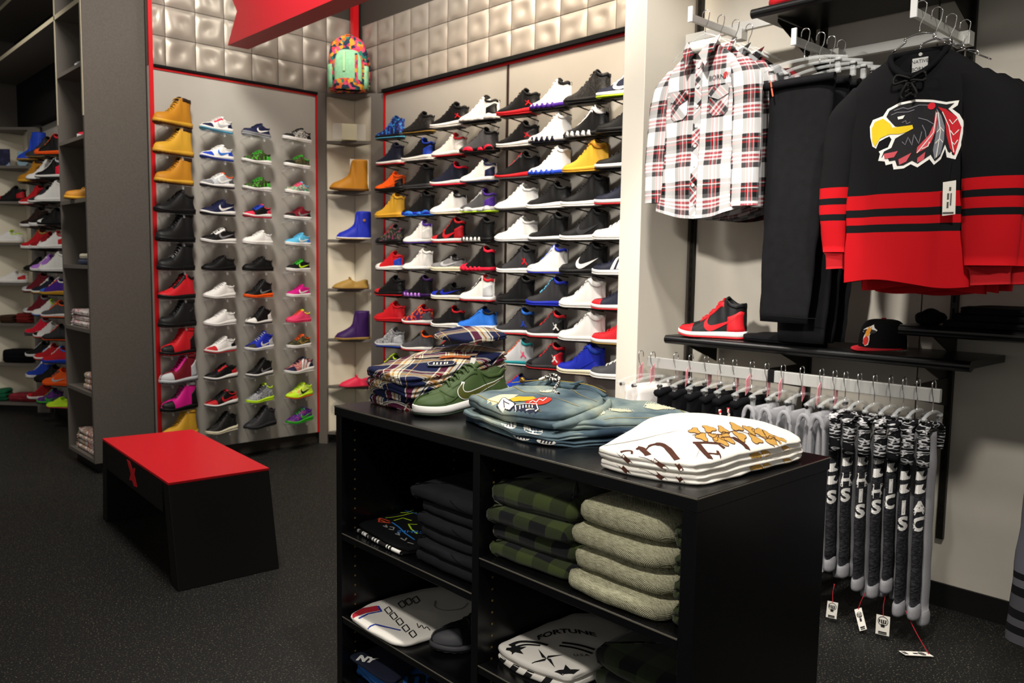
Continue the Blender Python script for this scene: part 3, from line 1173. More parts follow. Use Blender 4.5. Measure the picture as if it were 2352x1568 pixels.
# rows top to bottom; each: style, words, colours
BK = 'K K K - - - K K'
T1 = [
    [('boot', 'wheat nubuck work boot', 'Y y t - - - e y', 1.1), ('boot', 'pale wheat work boot', 'y y t - - - e y', 1.08), ('boot', 'orange wheat work boot', 'Y y t - - - e Y', 1.06), ('mid', 'plain black ankle boot', 'k K K - - - K K', 1.12),
     ('boot', 'black lace-up boot', 'k K K - - - K D', 1.12), ('boot', 'black boot with metal eyelets', 'k K K - - - K G', 1.06), ('high', 'red boot with black collar', 'R K K - - K K K', 1.04), ('boot', 'tall matte black boot', 'k K K - K - K D', 1.06),
     ('boot', 'red and black duck boot', 'R K r K K - R R', 1.04), ('boot', 'pink and grey duck boot', 'C g n g g M C M', 1.08), ('boot', 'hot pink black-footed boot', 'M K K K K - G D', 1.06), ('boot', 'mustard yellow boot', 'y y t - - - y y', 1.06)],
    [('runner', 'white runner, red eyestay', 'W W S N N c W W wg'), ('runner', 'white and blue runner', 'W W B B B - W W wb'), ('runner', 'grey runner, orange collar', 'g W D G n W O W wW'), ('runner', 'navy runner, white emblem', 'N W K N N - N N wW', 1.06),
     ('runner', 'black runner, white eyestay', 'K W W K K W K W wG', 1.04), ('runner', 'all black runner', BK), ('runner', 'all white runner', 'W W W - - - W W'), ('runner', 'plain white leather runner', 'W W W - - - W W'),
     ('runner', 'white runner, red sole ends', 'W W R R K W W W'), ('runner', 'black runner, red overlays', 'K W K K R R K K'), ('runner', 'black runner, red mudguard', 'K W K R R - R K wR'), ('mid', 'black sock sneaker, white sole', '0 E E - - - K K')],
    [('court', 'navy runner, white emblem', 'N G g - - - N N wW', .92), ('runner', 'dark camo runner, lime heel', '1 W W - F - o F', .95), ('runner', 'olive camo runner, green heel', '1 W W - F - o F', .95), ('runner', 'black runner, crimson toe', 'K W c c c B c B', .92),
     ('court', 'white leather sneaker', 'W W W - - - W W', .95), ('court', 'low black sneaker', BK, .98), ('mid', 'black sneaker, orange sole', 'K O O - - - K D wG', .93), ('mid', 'black and white sneaker', 'K W K W W - K D', .88),
     ('mid', 'blue sneaker, silver heel', 'U W g D g - U g wW', .95), ('mid', 'black sneaker, white toe sole', 'K W D - - - K K wG', .9), ('mid', 'silver sneaker, volt sole', '9 V V - 9 n V K', .92), ('mid', 'charcoal sneaker', 'D D K - - - D K', 1.08)],
    [('court', 'black sneaker, speckled vamp', '4 W W K K - K K', .98), ('court', 'olive sneaker, lime collar', '3 W W K - - F F', .92), ('court', 'floral sneaker, pink panel', '2 W W - - p S p wG', .86), ('court', 'dark red sneaker', 'C W W K K - C C wG', .93),
     ('court', 'pale blue sneaker', 'S W W - b - S S wW', .9), ('court', 'black sneaker, volt emblem', 'K W W - - F K F wV', .86), ('court', 'magenta sneaker, white emblem', 'M W W - - - M M wW', .84), ('court', 'coral pink sneaker', 'p p p - - p V O', .86),
     ('court', 'camo sneaker, orange laces', '3 W W - - - O O wH', .88), ('runner', 'floral sneaker, white stripes', '5 W W N N - N N aW', 1.04), ('runner', 'volt sneaker, black strap', '6 V O V V - V V wK', .98), ('runner', 'purple sneaker, green sole', '! F F - - - P F wF', .98)],
]
X1 = [2.085, 2.375, 2.66, 2.972]
br = {}


def make_bracket(wobj, m, x, y, z, hd, wall_ax, clear):
    """little display ledge: a plate under the shoe and two arms back to the wall"""
    g = MB()
    c, s = math.cos(hd), math.sin(hd)
    g.obox((x, y, z - .005), (.11 * c, .11 * s, 0), (-.035 * s, .035 * c, 0), (0, 0, .0025))
    for k in (-.06, .06):
        a = (x + k * c, y + k * s, z - .008)
        b = (a[0], YW1, z - .022) if wall_ax == 1 else (XW2 if wall_ax == 0 else XALC, a[1], z - .022)
        g.tube([a, b], .005 if clear else .004, 5)
        if clear:
            g.tube([(a[0] - .02 * s * -1, a[1] - .03, z - .003), (a[0], a[1] - .03, z - .028)], .007, 6)
    g.build('shoe_bracket', m, wobj)


stock(T1, 'left shoe wall', 'shoes on the left shoe wall', lambda c, r: (X1[c], 5.492, 2.27 - .1865 * r, PI + math.radians(20)), 0, .04, .94,
      bracket=lambda x, y, z, h: make_bracket(wl, M_clear, x, y, z, h, 1, True))

T2 = [
    [('high', 'metallic blue high-top', '8 K S 8 8 - 8 B', .9), ('high', 'navy high-top, white sole', 'x W R - - - x x', .9), ('mid', 'orange and black sneaker', 'O K K O K - O K wO', .95), ('high', 'wheat high-top sneaker', 'y y y - - - y y', 1.0),
     ('mid', 'dark patterned sneaker', '7 K K K - - 7 R', .95), ('mid', 'white and red sneaker', 'R W W W B - R R', .92), ('mid', 'black sneaker, red toe', 'K K R R K - K K', 1.0), ('mid', 'all red sneaker', 'R R R - - - R R', 1.0), ('mid', 'silver grey sneaker', '9 g B - g - G g', .98), ('mid', 'black sneaker, yellow spots', '7 K K - - - V V', .95)],
    [('mid', 'black sneaker, gum sole', '0 K H - - - K K', .98), ('mid', 'black sneaker, blue heel', 'K W W - B - B K', 1.05), ('high', 'black high-top, silver pin', 'K D n - - - K K', .95), ('high', 'black high-top, blue sole', 'K U b - - D K K +db', .98),
     ('high', 'white sneaker, purple collar', 'W W P - W - P W', .9), ('high', 'white high-top, dark tongue', 'W W K - - W W W', .9), ('high', 'black and purple high-top', 'K v K v - - v K +tL', .9), ('mid', 'red purple patterned sneaker', '@ W R - n - R O', .95), ('mid', 'grey sneaker, orange collar', 'n W R - - K O o', .98), None],
    [('mid', 'black sneaker, red figure', 'K W W - - - K K jR', 1.1), ('mid', 'white sneaker, red trim', 'W W R - W - R W', 1.02), ('mid', 'navy sneaker, crimson collar', 'x W z - - - z x', 1.05), ('mid', 'white sneaker, yellow sole', 'W W E - - - K W', 1.05),
     ('high', 'red and black high-top', 'K W R R R - R R wR', .96), ('court', 'low black and grey sneaker', 'G E E G G K K K wg', 1.0), ('court', 'low black and blue sneaker', 'K W E U - - K K wU', 1.0), ('mid', 'black sneaker, red tongue', 'k W W - - - R K', 1.0), ('mid', 'black sneaker, white emblem', 'K W W - - - K R wW', 1.0), None],
    [('mid', 'white sneaker, black collar', 'W W K - K - K W +dW', 1.1), ('mid', 'grey sneaker, crimson sole', 'n K K - - - K D +dz', 1.05), ('mid', 'white sneaker, navy panels', 'W W N - N - N W', 1.0), ('mid', 'grey sneaker, violet heel', 'n W V - P g P G +dg', 1.02),
     ('high', 'black high-top, white wedges', 'K K K - - - K K +tW', .9), ('high', 'black and crimson high-top', 'K z K z - - z K +tz', .95), ('high', 'white high-top, red collar', 'W W R - g K R W', .98), ('mid', 'blue sneaker, purple toe sole', 'b W P - - b K K', 1.05), ('high', 'black high-top, red dots', 'k K R - - - K R', .9), None],
    [('mid', 'black sneaker, red sole', 'K R R - - - K K jR', 1.05), ('mid', 'black sneaker, long white sole', 'K W W - D - K K jR', 1.05), ('mid', 'black sneaker, grey straps', 'K R n - - n K R', 1.1), ('mid', 'white sneaker with peaked tongue', 'W W D - - - W W', 1.1),
     ('mid', 'white sneaker, grey sole patch', 'W W g - - - W W', 1.05), ('high', 'black high-top, red figure', 'D W W K - K K K jR', .95), ('high', 'plain black knit high-top', 'K K D - - - K K', .98), ('high', 'charcoal high-top, rainbow collar', 'D W R - - - b K jB', .95), ('high', 'pale grey high-top, teal sole', 'g T W g - - T O jp', .95), ('mid', 'blue sneaker, red tab', 'B W W - - - x R', .9)],
    [('high', 'white high-top, purple teeth', 'W P K - - - K W +tP', .98), ('high', 'white high-top, navy teeth', 'W W x - - - W W +tx', .98), ('high', 'white high-top, blue teeth', 'W B K - - - W W +tB', .98), ('mid', 'black sneaker, white toe', 'K W W - - - K K', 1.05),
     ('high', 'black high-top, white heel sole', 'K W K - - D K K', .95), ('high', 'ice white high-top, blue sole', 'W W U g - g U B', .98), ('high', 'black high-top, sky laces', 'D U U - - - U S', .98), ('high', 'black high-top, red lining', 'D W R - K - R R jW', .92), ('high', 'black high-top, red heel', 'D D R K R - R R jW', .92), None],
    [('high', 'black knit high-top', '0 K K - - - K K', 1.0), ('high', 'black high-top, white strap', 'K K K - - W W K +tW +sW', 1.0), ('high', 'tall wheat suede high-top', 'y y y - - - y y +sY', 1.02), ('high', 'black suede high-top, white sole', 'K W W - - - K K', 1.05),
     ('high', 'black high-top on thick white sole', 'k W W - - - K K wD', 1.05), ('high', 'black high-top, white emblem outline', 'k k K - - - K K wW', 1.05), ('high', 'all white high-top', 'W W W - - - W W +sW', 1.02), ('high', 'clean white leather high-top', 'W W W - - - W W +sW', 1.02), ('high', 'royal blue high-top, cream sole', 'U E E - - - U U wU +sB', 1.05), ('mid', 'pink and white sneaker', 'M W W M - - W W', .9)],
    [('court', 'navy sneaker, lime sole', 'x W V - - - x W wW', 1.05), ('court', 'black low-top', 'K K K - - - K K', 1.05), ('court', 'black low-top, white sole', 'K W K - - - K K', 1.05), ('court', 'navy low-top, red heel', 'x W R - R - x x', 1.05),
     ('court', 'plain white low-top', 'W W W - - - W W', 1.05), ('court', 'navy low-top, white stripes', 'x W W - - - x x aW', 1.05), ('court', 'red and navy low-top', 'x W R R - - x x', 1.05), ('court', 'red low-top, gum sole', 'R W H - - - R R', 1.05), ('court', 'grey low-top, white sole', 'n W W - - - n W', 1.05), None],
]
Y2 = [4.985, 4.645, 4.305, 4.005, 3.65, 3.38, 3.10, 2.85]
stock(T2, 'right shoe wall', 'shoes on the right shoe wall', lambda c, r: (3.435, Y2[c], 2.295 - .187 * r, math.radians(102)), 0, .05, 1.0,
      bracket=lambda x, y, z, h: make_bracket(wr, M_darkmetal, x, y, z, h, 0, False))

T3 = [
    [('ugg', 'blue tall boot', 'B H H - - - B B', 1.0), ('boot', 'wheat boot', 'Y y t - - - e y'), ('high', 'red high-top', 'R W R - - - R R', .95), ('high', 'brown high-top', 'e W W K - - e K', .95), ('high', 'tan and red high-top', 'R W W R - - H H', .95), ('mid', 'black low shoe', 'K K K - - - K K', .8),
     ('high', 'maroon high-top', 'C W C g - - C C', .95), ('high', 'dark maroon high-top', 'C W C g - - G C', .95), ('high', 'crimson high-top', 'z n n - - - G G', .9), ('mid', 'black sneaker, blue panel', 'K W W - b - K g', .9), ('high', 'blue sneaker, white toe sole', 'B W W - - W g B', .95), ('mid', 'red sneaker, white sole', 'r W W R - - r R', .9)],
    [('high', 'charcoal high-top', 'D D H - - - K K', .98), ('high', 'white high-top, black toe rand', 'W W K - K - W W', 1.0), ('mid', 'grey sneaker, white sole', 'D W K - - - K K', .95), ('court', 'black sneaker, white patch', 'K W W - W - K K', .95), ('mid', 'red sneaker, white emblem', 'r W W - - - R R wW', .95), ('mid', 'lilac sneaker', 'L W W - - W L L wW', .95),
     ('mid', 'navy and white sneaker', 'x W y - W W N W', .95), ('mid', 'white sneaker, volt collar', 'W W b - V - V W', .95), ('mid', 'cream sneaker, red heel', 'W W R K R - W W', .95), ('mid', 'red basketball sneaker', 'R W R - - W R W', .95), ('mid', 'black sneaker, raised collar', 'K K K - - - K K', 1.0), ('mid', 'plum sneaker, green emblem', '! F v - - - N F wF', .9)],
    [('high', 'orange and black high-top', 'K O O O - - R O', .95), ('high', 'black high-top, pink heel', 'K W K - z - g W', .95), ('high', 'tall white high-top', 'W W W - - - W W', 1.0), ('mid', 'black sneaker, white toe', 'K K K W - - K K', .95), ('mid', 'white sneaker, red collar', 'W W W - R - R W', .95), ('high', 'white high-top', 'W W W - - - W W', .95),
     ('mid', 'purple sneaker, yellow sole', 'P y y b P O W W', .95), ('mid', 'grey sneaker, orange trim', 'n W O - - O O O', .95), ('mid', 'black and orange sneaker', 'D K O - - - K O', .9), ('mid', 'red sneaker, blue sole', 'R B B - - - b W', .95), ('mid', 'orange running sneaker', 'O O O - - n O O wg', 1.0), ('runner', 'volt running sneaker', 'V V p V - - V V', .8)],
]
Y3 = [8.03, 7.72, 7.46]
stock(T3, 'far left shoe wall', 'shoes on the far left shoe wall', lambda c, r: (1.848, Y3[c], 2.235 - .187 * r, math.radians(125)), 0, .05, 1.0,
      bracket=lambda x, y, z, h: make_bracket(wf, M_darkmetal, x, y, z, h, 2, False))

# ---- boots and slippers in the corner unit
cc = lambda z, a, b: (3.355 + a, 5.425 + b, z)
hc = math.radians(160)
make_shoe('sheepskin_boot', 'ugg', 'Y t t - - - Y Y', 'tan sheepskin boot standing on a corner unit shelf', 'boot', (3.50, 5.37, ZCU[5]), hc, 'boots in the corner unit', 1.0)
bb_ = make_shoe('sheepskin_boot', 'ugg', 'U W H - - - U U', 'bright blue sheepskin boot with button in the corner unit', 'boot', (3.52, 5.36, ZCU[4]), hc, 'boots in the corner unit', .92)
q_ = ALLSHOES['ugg']
p_ = np.array(q_.P(.24, .66)) * LEN
MB().tube([p_ + np.array([0, -.004, 0]), p_ + np.array([0, .008, 0])], .011, 12).build('button', mat('wood_toggle', 'b07830', .5)).parent = bb_
make_shoe('moccasin', 'moc', 'H J J - - - H H', 'tan suede moccasin slipper with bow in the corner unit', 'shoe', (3.50, 5.37, ZCU[3]), hc, 'boots in the corner unit', .95)
make_shoe('sheepskin_boot', 'ugg', 'v H H - - - v v', 'dark purple sheepskin boot in the corner unit', 'boot', (3.51, 5.365, ZCU[2]), hc, 'boots in the corner unit', .93)
make_shoe('moccasin', 'moc', 'c C C - - - c c', 'rose red moccasin low in the corner unit', 'shoe', (3.53, 5.33, ZCU[1]), hc, 'boots in the corner unit', .95)
make_shoe('moccasin', 'moc', 'K K K - - - K K', 'black slipper on the lowest corner unit shelf', 'shoe', (3.50, 5.33, ZCU[0]), hc, 'boots in the corner unit', .95)
# ---- shoes on the tall shelving unit
make_shoe('work_boot', 'boot', 'Y y t - - - Y y', 'wheat work boot on the tall grey shelving unit', 'boot', (1.83, 5.86, ZSU[4]), math.radians(150), None, 1.05, .8)
make_shoe('sneaker', 'mid', 'z W W - - - z z', 'red sneaker near the top of the tall shelving unit', 'shoe', (1.86, 5.80, ZSU[5]), math.radians(150), None, .9)
make_shoe('sneaker', 'court', 'G W E - - - b b', 'grey blue low shoe on the highest visible unit shelf', 'shoe', (1.86, 5.80, ZSU[6]), math.radians(150), None, .9)


# ================================================================== CLOTHING BAY
def cloth_noise(a, b, k=0):
    return (math.sin(9 * a + 3.1 * b + k) + .6 * math.sin(17 * a - 7 * b + 1.7 * k) + .5 * math.sin(4 * a + 14 * b + 2.3 * k)) / 2.1


M_shelf = mat('black_shelf', '0c0c0d', 0.3, spec=0.45)
M_blackcloth = mat('black_cloth', '101012', 0.9, spec=0.12, bump=.3, bscale=500)
M_blackdenim = mat('black_twill', '131315', 0.85, spec=0.15, bump=.35, bscale=700, var=.15, vscale=30)

# slotted standards and cross rail on the wall
for y, lb in ((2.495, 'slotted black wall upright in the corner by the pale post'), (1.835, 'slotted dark wall upright at the middle of the clothing wall'), (1.215, 'slotted dark wall upright under the right end of the rail')):
    t = thing('wall_upright', lb, 'upright', (XWC, y, .29), group='slotted wall uprights')
    MB().box(XWC - .022, XWC, y - .014, y + .014, .29, 3.2).build('channel', M_darkmetal, t, bevel=.002)
    m = MB()
    for k in range(56):
        z = .33 + k * .05
        m.box(XWC - .0235, XWC - .0215, y - .004, y + .004, z, z + .026)
    m.build('slots', M_blackmat, t)


def shelf(label, x0, y0, y1, z, brackets):
    t = thing('wall_shelf', label, 'shelf', (x0, (y0 + y1) / 2, z))
    m = MB()
    prof = [(XWC - .025, z), (x0 + .02, z)] + [(x0 + .02 - .02 * math.sin(PI * k / 8), z - .02 + .02 * math.cos(PI * k / 8)) for k in range(1, 8)] + [(x0 + .02, z - .04), (x0 + .05, z - .028), (XWC - .025, z - .028)]
    m.grid([[(a, y, c) for a, c in prof] for y in (y0, y1)], cv=True)
    n = len(prof)
    m.f += [tuple(range(n)), tuple(range(n, 2 * n))]
    m.mi += [0, 0]
    m.build('board', M_shelf, t)
    for y in brackets:
        MB().prism([(XWC - .01, z - .03), (XWC - .01, z - .15), (x0 + .12, z - .045), (x0 + .12, z - .03)], (0, y - .002, 0), (1, 0, 0), (0, 0, 1), (0, 1, 0), .004).build('bracket', M_darkmetal, t)
    return t


shelf('long black shelf carrying the red high-top and cap under the hanging clothes', 3.20, 1.015, 2.36, 1.082, (2.33, 1.83, 1.22))
shelf('black shelf at right edge with dark folded clothes', 3.23, .35, 1.285, 1.198, (1.20, .6))
shelf('black top shelf overhead above the hanging pants and jerseys', 3.20, .3, 1.965, 2.51, (1.9, 1.22))

# cross rails and faceout arms
def rail_bar(label, x, y0, y1, z, h, arms, m=M_steel):
    t = thing('hang_rail', label, 'rail', (x, (y0 + y1) / 2, z))
    MB().box(x - .012, x + .012, y0, y1, z - h, z).build('bar', m, t, bevel=.002)
    for y in arms:
        MB().hexa([(x, y - .003, z - h), (x, y + .003, z - h), (XWC - .02, y + .003, z - .12), (XWC - .02, y - .003, z - .12)],
                  [(x, y - .003, z), (x, y + .003, z), (XWC - .02, y + .003, z), (XWC - .02, y - .003, z)]).build('arm', M_darkmetal, t)
    return t


lowrail = rail_bar('flat chrome hang rail holding shorts and sweatpants on clip hangers', 3.20, 1.105, 2.445, .972, .05, (1.835, 1.215))
MB().box(3.186, 3.213, 1.77, 1.80, .92, .974).build('joint_sleeve', M_blackmat, lowrail, bevel=.002)
rail_bar('grey cross bar behind the hanging jerseys', 3.46, 1.24, 1.82, 2.335, .04, (1.80, 1.24))
rail_bar('grey cross bar behind the plaid shirts', 3.46, 1.86, 2.47, 2.545, .04, (2.46, 1.87))


def faceout(label, y, z, x0=3.05, x1=3.45):
    t = thing('faceout_arm', label, 'rail', (x1, y, z), group='faceout arms')
    MB().box(x0 + .004, x1, y - .008, y + .008, z - .03, z).build('arm', M_steel, t, bevel=.002)
    MB().box(x0 - .006, x0 + .004, y - .011, y + .011, z - .034, z + .032).build('end_cap', mat('white_cap', 'e8e8e6', .4), t, bevel=.002)
    MB().box(x1 - .03, x1 + .022, y - .03, y + .03, z - .04, z + .012).build('clamp', M_steel, t, bevel=.002)
    return t


faceout('chrome faceout arm holding the plaid shirts', 2.17, 2.50, 3.06)
faceout('chrome faceout arm holding the black pants', 1.70, 2.325, 3.10)
faceout('chrome faceout arm holding the black and red jerseys', 1.19, 2.30, 2.97)


def wire_hanger(label, x, y, ztop, group, half=.20, drop=.07):
    """chrome wire hanger: hook over the arm at ztop, shoulders below"""
    t = thing('wire_hanger', label, 'hanger', (x, y, ztop), group=group)
    hook = [(x, y + .018, ztop - .012)] + [(x, y + .018 * math.cos(a), ztop + .018 * math.sin(a)) for a in np.linspace(.3, PI, 7)] + [(x, y - .014, ztop - .03), (x, y, ztop - .06), (x, y, ztop - .09)]
    MB().tube(spl(hook, 3), .0022, 6).build('hook', M_chrome, t, smooth=True)
    z = ztop - .09
    sh = [(x, y + half, z - drop), (x, y + half * .5, z - drop * .45), (x, y + .05, z - .012), (x, y, z), (x, y - .05, z - .012), (x, y - half * .5, z - drop * .45), (x, y - half, z - drop)]
    MB().tube(spl(sh, 4), .003, 6).build('shoulder_wire', M_chrome, t, smooth=True)
    return t


def loft_garment(levels, n=44, seed=0, fold=.012, x=0, y=0, top_open=True):
    """closed loft from level rows (z, half width, half depth, y shift); widths run along y, depth along x"""
    m = MB()
    G, UV = [], []
    for z, a, b, sy in levels:
        row, ruv = [], []
        for k in range(n):
            th = 2 * PI * k / n
            c, s = math.cos(th), math.sin(th)
            w = a * math.copysign(abs(c) ** .75, c)
            d = b * math.copysign(abs(s) ** .8, s)
            hang = min(1, max(0, (levels[-1][0] - z) / .35))
            d += fold * hang * cloth_noise(w * 3.2, z * .55, seed) * (1 if s > 0 else -.6)
            w2 = w + .004 * cloth_noise(z * 3, s, seed + 3)
            row.append((x - d, y - w2 + sy, z))
            ruv.append((w + (0 if s > 0 else 3), z))
        G.append(row)
        UV.append(ruv)
    m.grid(G, cv=True, uv=UV)
    return m


def sleeve_mb(path, radii, seed=0, n=18, flat=.5, vscale=1.0):
    """hanging sleeve: path of (x,y,z), radii along y; v runs down the sleeve"""
    m = MB()
    G, UV = [], []
    pts = spl([np.array(p, float) for p in path], 6)
    rs = np.interp(np.linspace(0, 1, len(pts)), np.linspace(0, 1, len(radii)), radii)
    dist = 0
    for i, p in enumerate(pts):
        if i:
            dist += np.linalg.norm(p - pts[i - 1])
        row, ruv = [], []
        for k in range(n):
            th = 2 * PI * k / n
            r = rs[i] * (1 + .07 * cloth_noise(p[2] * 3 + math.sin(th), th, seed))
            row.append((p[0] - r * flat * math.sin(th), p[1] - r * math.cos(th), p[2]))
            ruv.append((rs[i] * math.cos(th) * 1.3 + .013, p[2] * vscale))
        G.append(row)
        UV.append(ruv)
    m.grid(G, cv=True, uv=UV)
    m.f += [tuple(range(n)), tuple((len(pts) - 1) * n + k for k in range(n))]
    m.mi += [0, 0]
    return m


# ---- plaid shirts -------------------------------------------------
def shirt_plaid(nm, off=(0, 0)):
    su = [(0, 'e2e1e0'), (.27, '2c2c2e'), (.43, '6e6c6e'), (.47, '9a1820'), (.53, 'c8c6c4'), (.56, '6e6c6e'), (.61, '9a1820'), (.66, '9c9a9a'), (.70, '0e0e10'), (.82, '5a585a'), (.85, 'e2e1e0')]
    sv = [(0, 'e2e1e0'), (.24, '4a484a'), (.34, 'dccaca'), (.38, 'b4505a'), (.42, 'e2e1e0'), (.46, 'b4505a'), (.51, 'e2e1e0'), (.56, '5a585a'), (.64, '0e0e10'), (.74, '9a1820'), (.78, '3a383a'), (.82, 'd8d6d4'), (.84, '9a1820'), (.87, '2a282a'), (.93, 'e2e1e0')]
    return plaid(nm, .150, .200, su, sv, off=off)


M_pl1, M_pl2, M_pl3 = shirt_plaid('red_white_plaid'), shirt_plaid('red_white_plaid_shifted', (.45, .5)), shirt_plaid('red_white_plaid_sleeve', (.2, .15))
M_greyplaid = plaid('grey_plaid', .15, .16, [(0, '8a8a8c'), (.3, '2c2c2e'), (.55, 'aaaaac'), (.8, '1a1a1c')], [(0, '9a9a9c'), (.3, '3a3a3c'), (.5, '606062'), (.75, '222224')])
M_darkplaid = plaid('dark_red_plaid', .12, .14, [(0, '5a1015'), (.3, '141416'), (.55, '70141c'), (.8, '1a1a1c')], [(0, '5a1015'), (.35, '1a1a1c'), (.6, '8a8a8c'), (.65, '1a1a1c')])
M_button = mat('pearl_button', 'f2eee6', .3)


def plaid_shirt(label, x, y, front, m, ms, seed):
    zt = 2.395
    t = thing('plaid_shirt', label, 'shirt', (x, y, 1.63), group='plaid shirts on the faceout arm')
    lv = []
    for z in np.linspace(1.635, 2.36, 30):
        k = (z - 1.635) / .725
        a = .215 + .012 * (1 - k) if z < 2.23 else .215 - (.215 - .075) * ((z - 2.23) / .13) ** 1.25
        b = .030 + .010 * (1 - k) if z < 2.25 else .030 - .006 * (z - 2.25) / .11
        lv.append((z, a, b, 0))
    bm_ = loft_garment(lv, 52, seed, .014, x, y)
    # curved shirt-tail hem
    bm_.v = [(p[0], p[1], p[2] - (.045 * math.cos((p[1] - y) / .23 * PI / 2) * smoothstep(1.78, 1.635, p[2]) if p[2] < 1.78 else 0) + (.03 * smoothstep(1.78, 1.635, p[2]) if p[2] < 1.78 else 0)) for p in bm_.v]
    bm_.build('body', m, t, smooth=True)
    tree = bvh(bm_)
    for sg, nm in ((1, 1), (-1, -1)):
        # sg=+1: toward +y (left in the picture)
        pth = [(x + .004, y + sg * .15, 2.285), (x, y + sg * .205, 2.20), (x - .008, y + sg * .228, 2.02), (x - .012, y + sg * .236, 1.84), (x - .008, y + sg * .240, 1.70)]
        if sg < 0:
            pth = [(x - .004, y - .172, 2.285), (x - .024, y - .228, 2.20), (x - .042, y - .246, 2.02), (x - .046, y - .250, 1.84), (x - .042, y - .250, 1.665)]
        s = sleeve_mb(pth, [.045, .066, .062, .058, .052] if sg > 0 else [.05, .070, .068, .066, .064], seed + sg, flat=.42)
        so = s.build('sleeve', ms, t, smooth=True)
    # collar: stand and two leaves
    c = MB()
    ring = [(x - .045 * math.sin(a), y + .072 * math.cos(a)) for a in np.linspace(-.35 * PI, 1.35 * PI, 22)]
    c.grid([[(p[0], p[1], 2.345 + .0 + .05 * (1 - math.sin(a) * .3)), (p[0] * 1, p[1], 2.33)] for p, a in zip(ring, np.linspace(-.35 * PI, 1.35 * PI, 22))])
    c.build('collar_band', mat('shirt_lining', 'e8e4dc', .9), t, smooth=True, solid=.003)
    for sg in (1, -1):
        lf = [(x - .012, y + sg * .088, 2.40), (x - .05, y + sg * .078, 2.335), (x - .066, y + sg * .050, 2.262), (x - .064, y + sg * .012, 2.318), (x - .042, y + sg * .052, 2.372)]
        m_ = MB().add(lf, [(0, 1, 2, 3, 4)], [(p[1] - y, p[2]) for p in lf])
        m_.build('collar_leaf', ms, t, solid=.004)
    if front:
        # placket cut on the bias, pockets, buttons and embroidery
        pk = MB()
        uvb = lambda a, b: (a * .7 + b * .7, b * .7 - a * .7)
        def patchgeo(poly, mm, nm, off, res=.02):
            v2, f = fill2d([poly], res)
            g = MB()
            decal(g, (v2, f), (x - .3, y, 0), (0, -1, 0), (0, 0, 1), (1, 0, 0), tree, off)
            g.uv = {i: uvb(*v2[i]) for i in range(len(v2))}
            return g.build(nm, mm, t, smooth=True)
        patchgeo([(-.022, 1.60), (.012, 1.60), (.012, 2.30), (-.020, 2.30)], M_pl2, 'placket', .003)
        for a, b in ((-.145, -.05), (.055, .15)):
            z0 = 2.055
            patchgeo([(a, z0 + .115), (b, z0 + .115), (b, z0 + .02), (b - .02, z0), (a + .02, z0), (a, z0 + .02)], M_pl2, 'pocket', .005)
            patchgeo([(a - .003, z0 + .122), (b + .003, z0 + .122), (b + .003, z0 + .085), ((a + b) / 2, z0 + .065), (a - .003, z0 + .085)], M_pl1, 'pocket_flap', .009)
        for z in (2.275, 2.19, 2.105, 2.02, 1.935, 1.85, 1.765, 1.68):
            h = tree.ray_cast(Vector((x - .3, y + .005, z)), Vector((1, 0, 0)))
            if h[0]:
                MB().tube([h[0] + Vector((-.008, 0, 0)), h[0] + Vector((-.003, 0, 0))], .0065, 12).build('button', M_button, t)
        g = MB()
        decal(g, text2d('BORN', .028), (x - .3, y - .086, 2.215), (0, -1, 0), (0, 0, 1), (1, 0, 0), tree, .003)
        decal(g, text2d('LY', .028), (x - .3, y - .163, 2.218), (0, -1, 0), (0, 0, 1), (1, 0, 0), tree, .003)
        g.build('lettering', mat('embroidery_grey', '3a3a3e', .8), t)
        g = MB()
        decal(g, ([(-.010, -.012), (.004, -.012), (.008, .016), (-.004, .012)], [(0, 1, 2, 3)]), (x - .3, y - .128, 2.218), (0, -1, 0), (0, 0, 1), (1, 0, 0), tree, .003)
        decal(g, text2d('F', .028), (x - .3, y - .141, 2.218), (0, -1, 0), (0, 0, 1), (1, 0, 0), tree, .003)
        g.build('red_stitching', mat('embroidery_red', 'c03030', .8), t)
        MB().box(x - .002, x + .002, y - .020, y + .024, 2.30, 2.36).build('neck_label', mat('dark_neck_label', '20242c', .7), t)
    return t


def clear_hanger(label, x, y, zt, group):
    t = thing('clear_hanger', label, 'hanger', (x, y, zt), group=group)
    hook = [(x, y + .018, zt - .012)] + [(x, y + .018 * math.cos(a), zt + .018 * math.sin(a)) for a in np.linspace(.3, PI, 7)] + [(x, y - .012, zt - .03), (x, y, zt - .055), (x, y, zt - .085)]
    MB().tube(spl(hook, 3), .002, 6).build('hook', M_chrome, t, smooth=True)
    z = zt - .085
    MB().tube(spl([(x, y + .17, z - .09), (x, y + .06, z - .02), (x, y, z), (x, y - .06, z - .02), (x, y - .17, z - .09)], 5), .006, 8, flat=.7).build('plastic_arm', M_clear, t, smooth=True)
    return t


for k, (xx, lb, m, ms, fr) in enumerate(((3.11, 'front red black and white plaid shirt with breast pockets hanging by the post', M_pl1, M_pl3, True),
                                         (3.215, 'second red and white plaid shirt hanging behind the front one', M_pl3, M_pl1, False),
                                         (3.32, 'grey plaid shirt hanging behind the red plaid shirts', M_greyplaid, M_greyplaid, False),
                                         (3.42, 'dark red plaid shirt hanging nearest the wall', M_darkplaid, M_darkplaid, False))):
    plaid_shirt(lb, xx, 2.125 - .008 * k, fr, m, ms, k * 2.1)
    clear_hanger(('front', 'second', 'third', 'rear')[k] + ' clear hanger under the plaid shirts', xx, 2.125 - .008 * k, 2.50, 'clear shirt hangers')

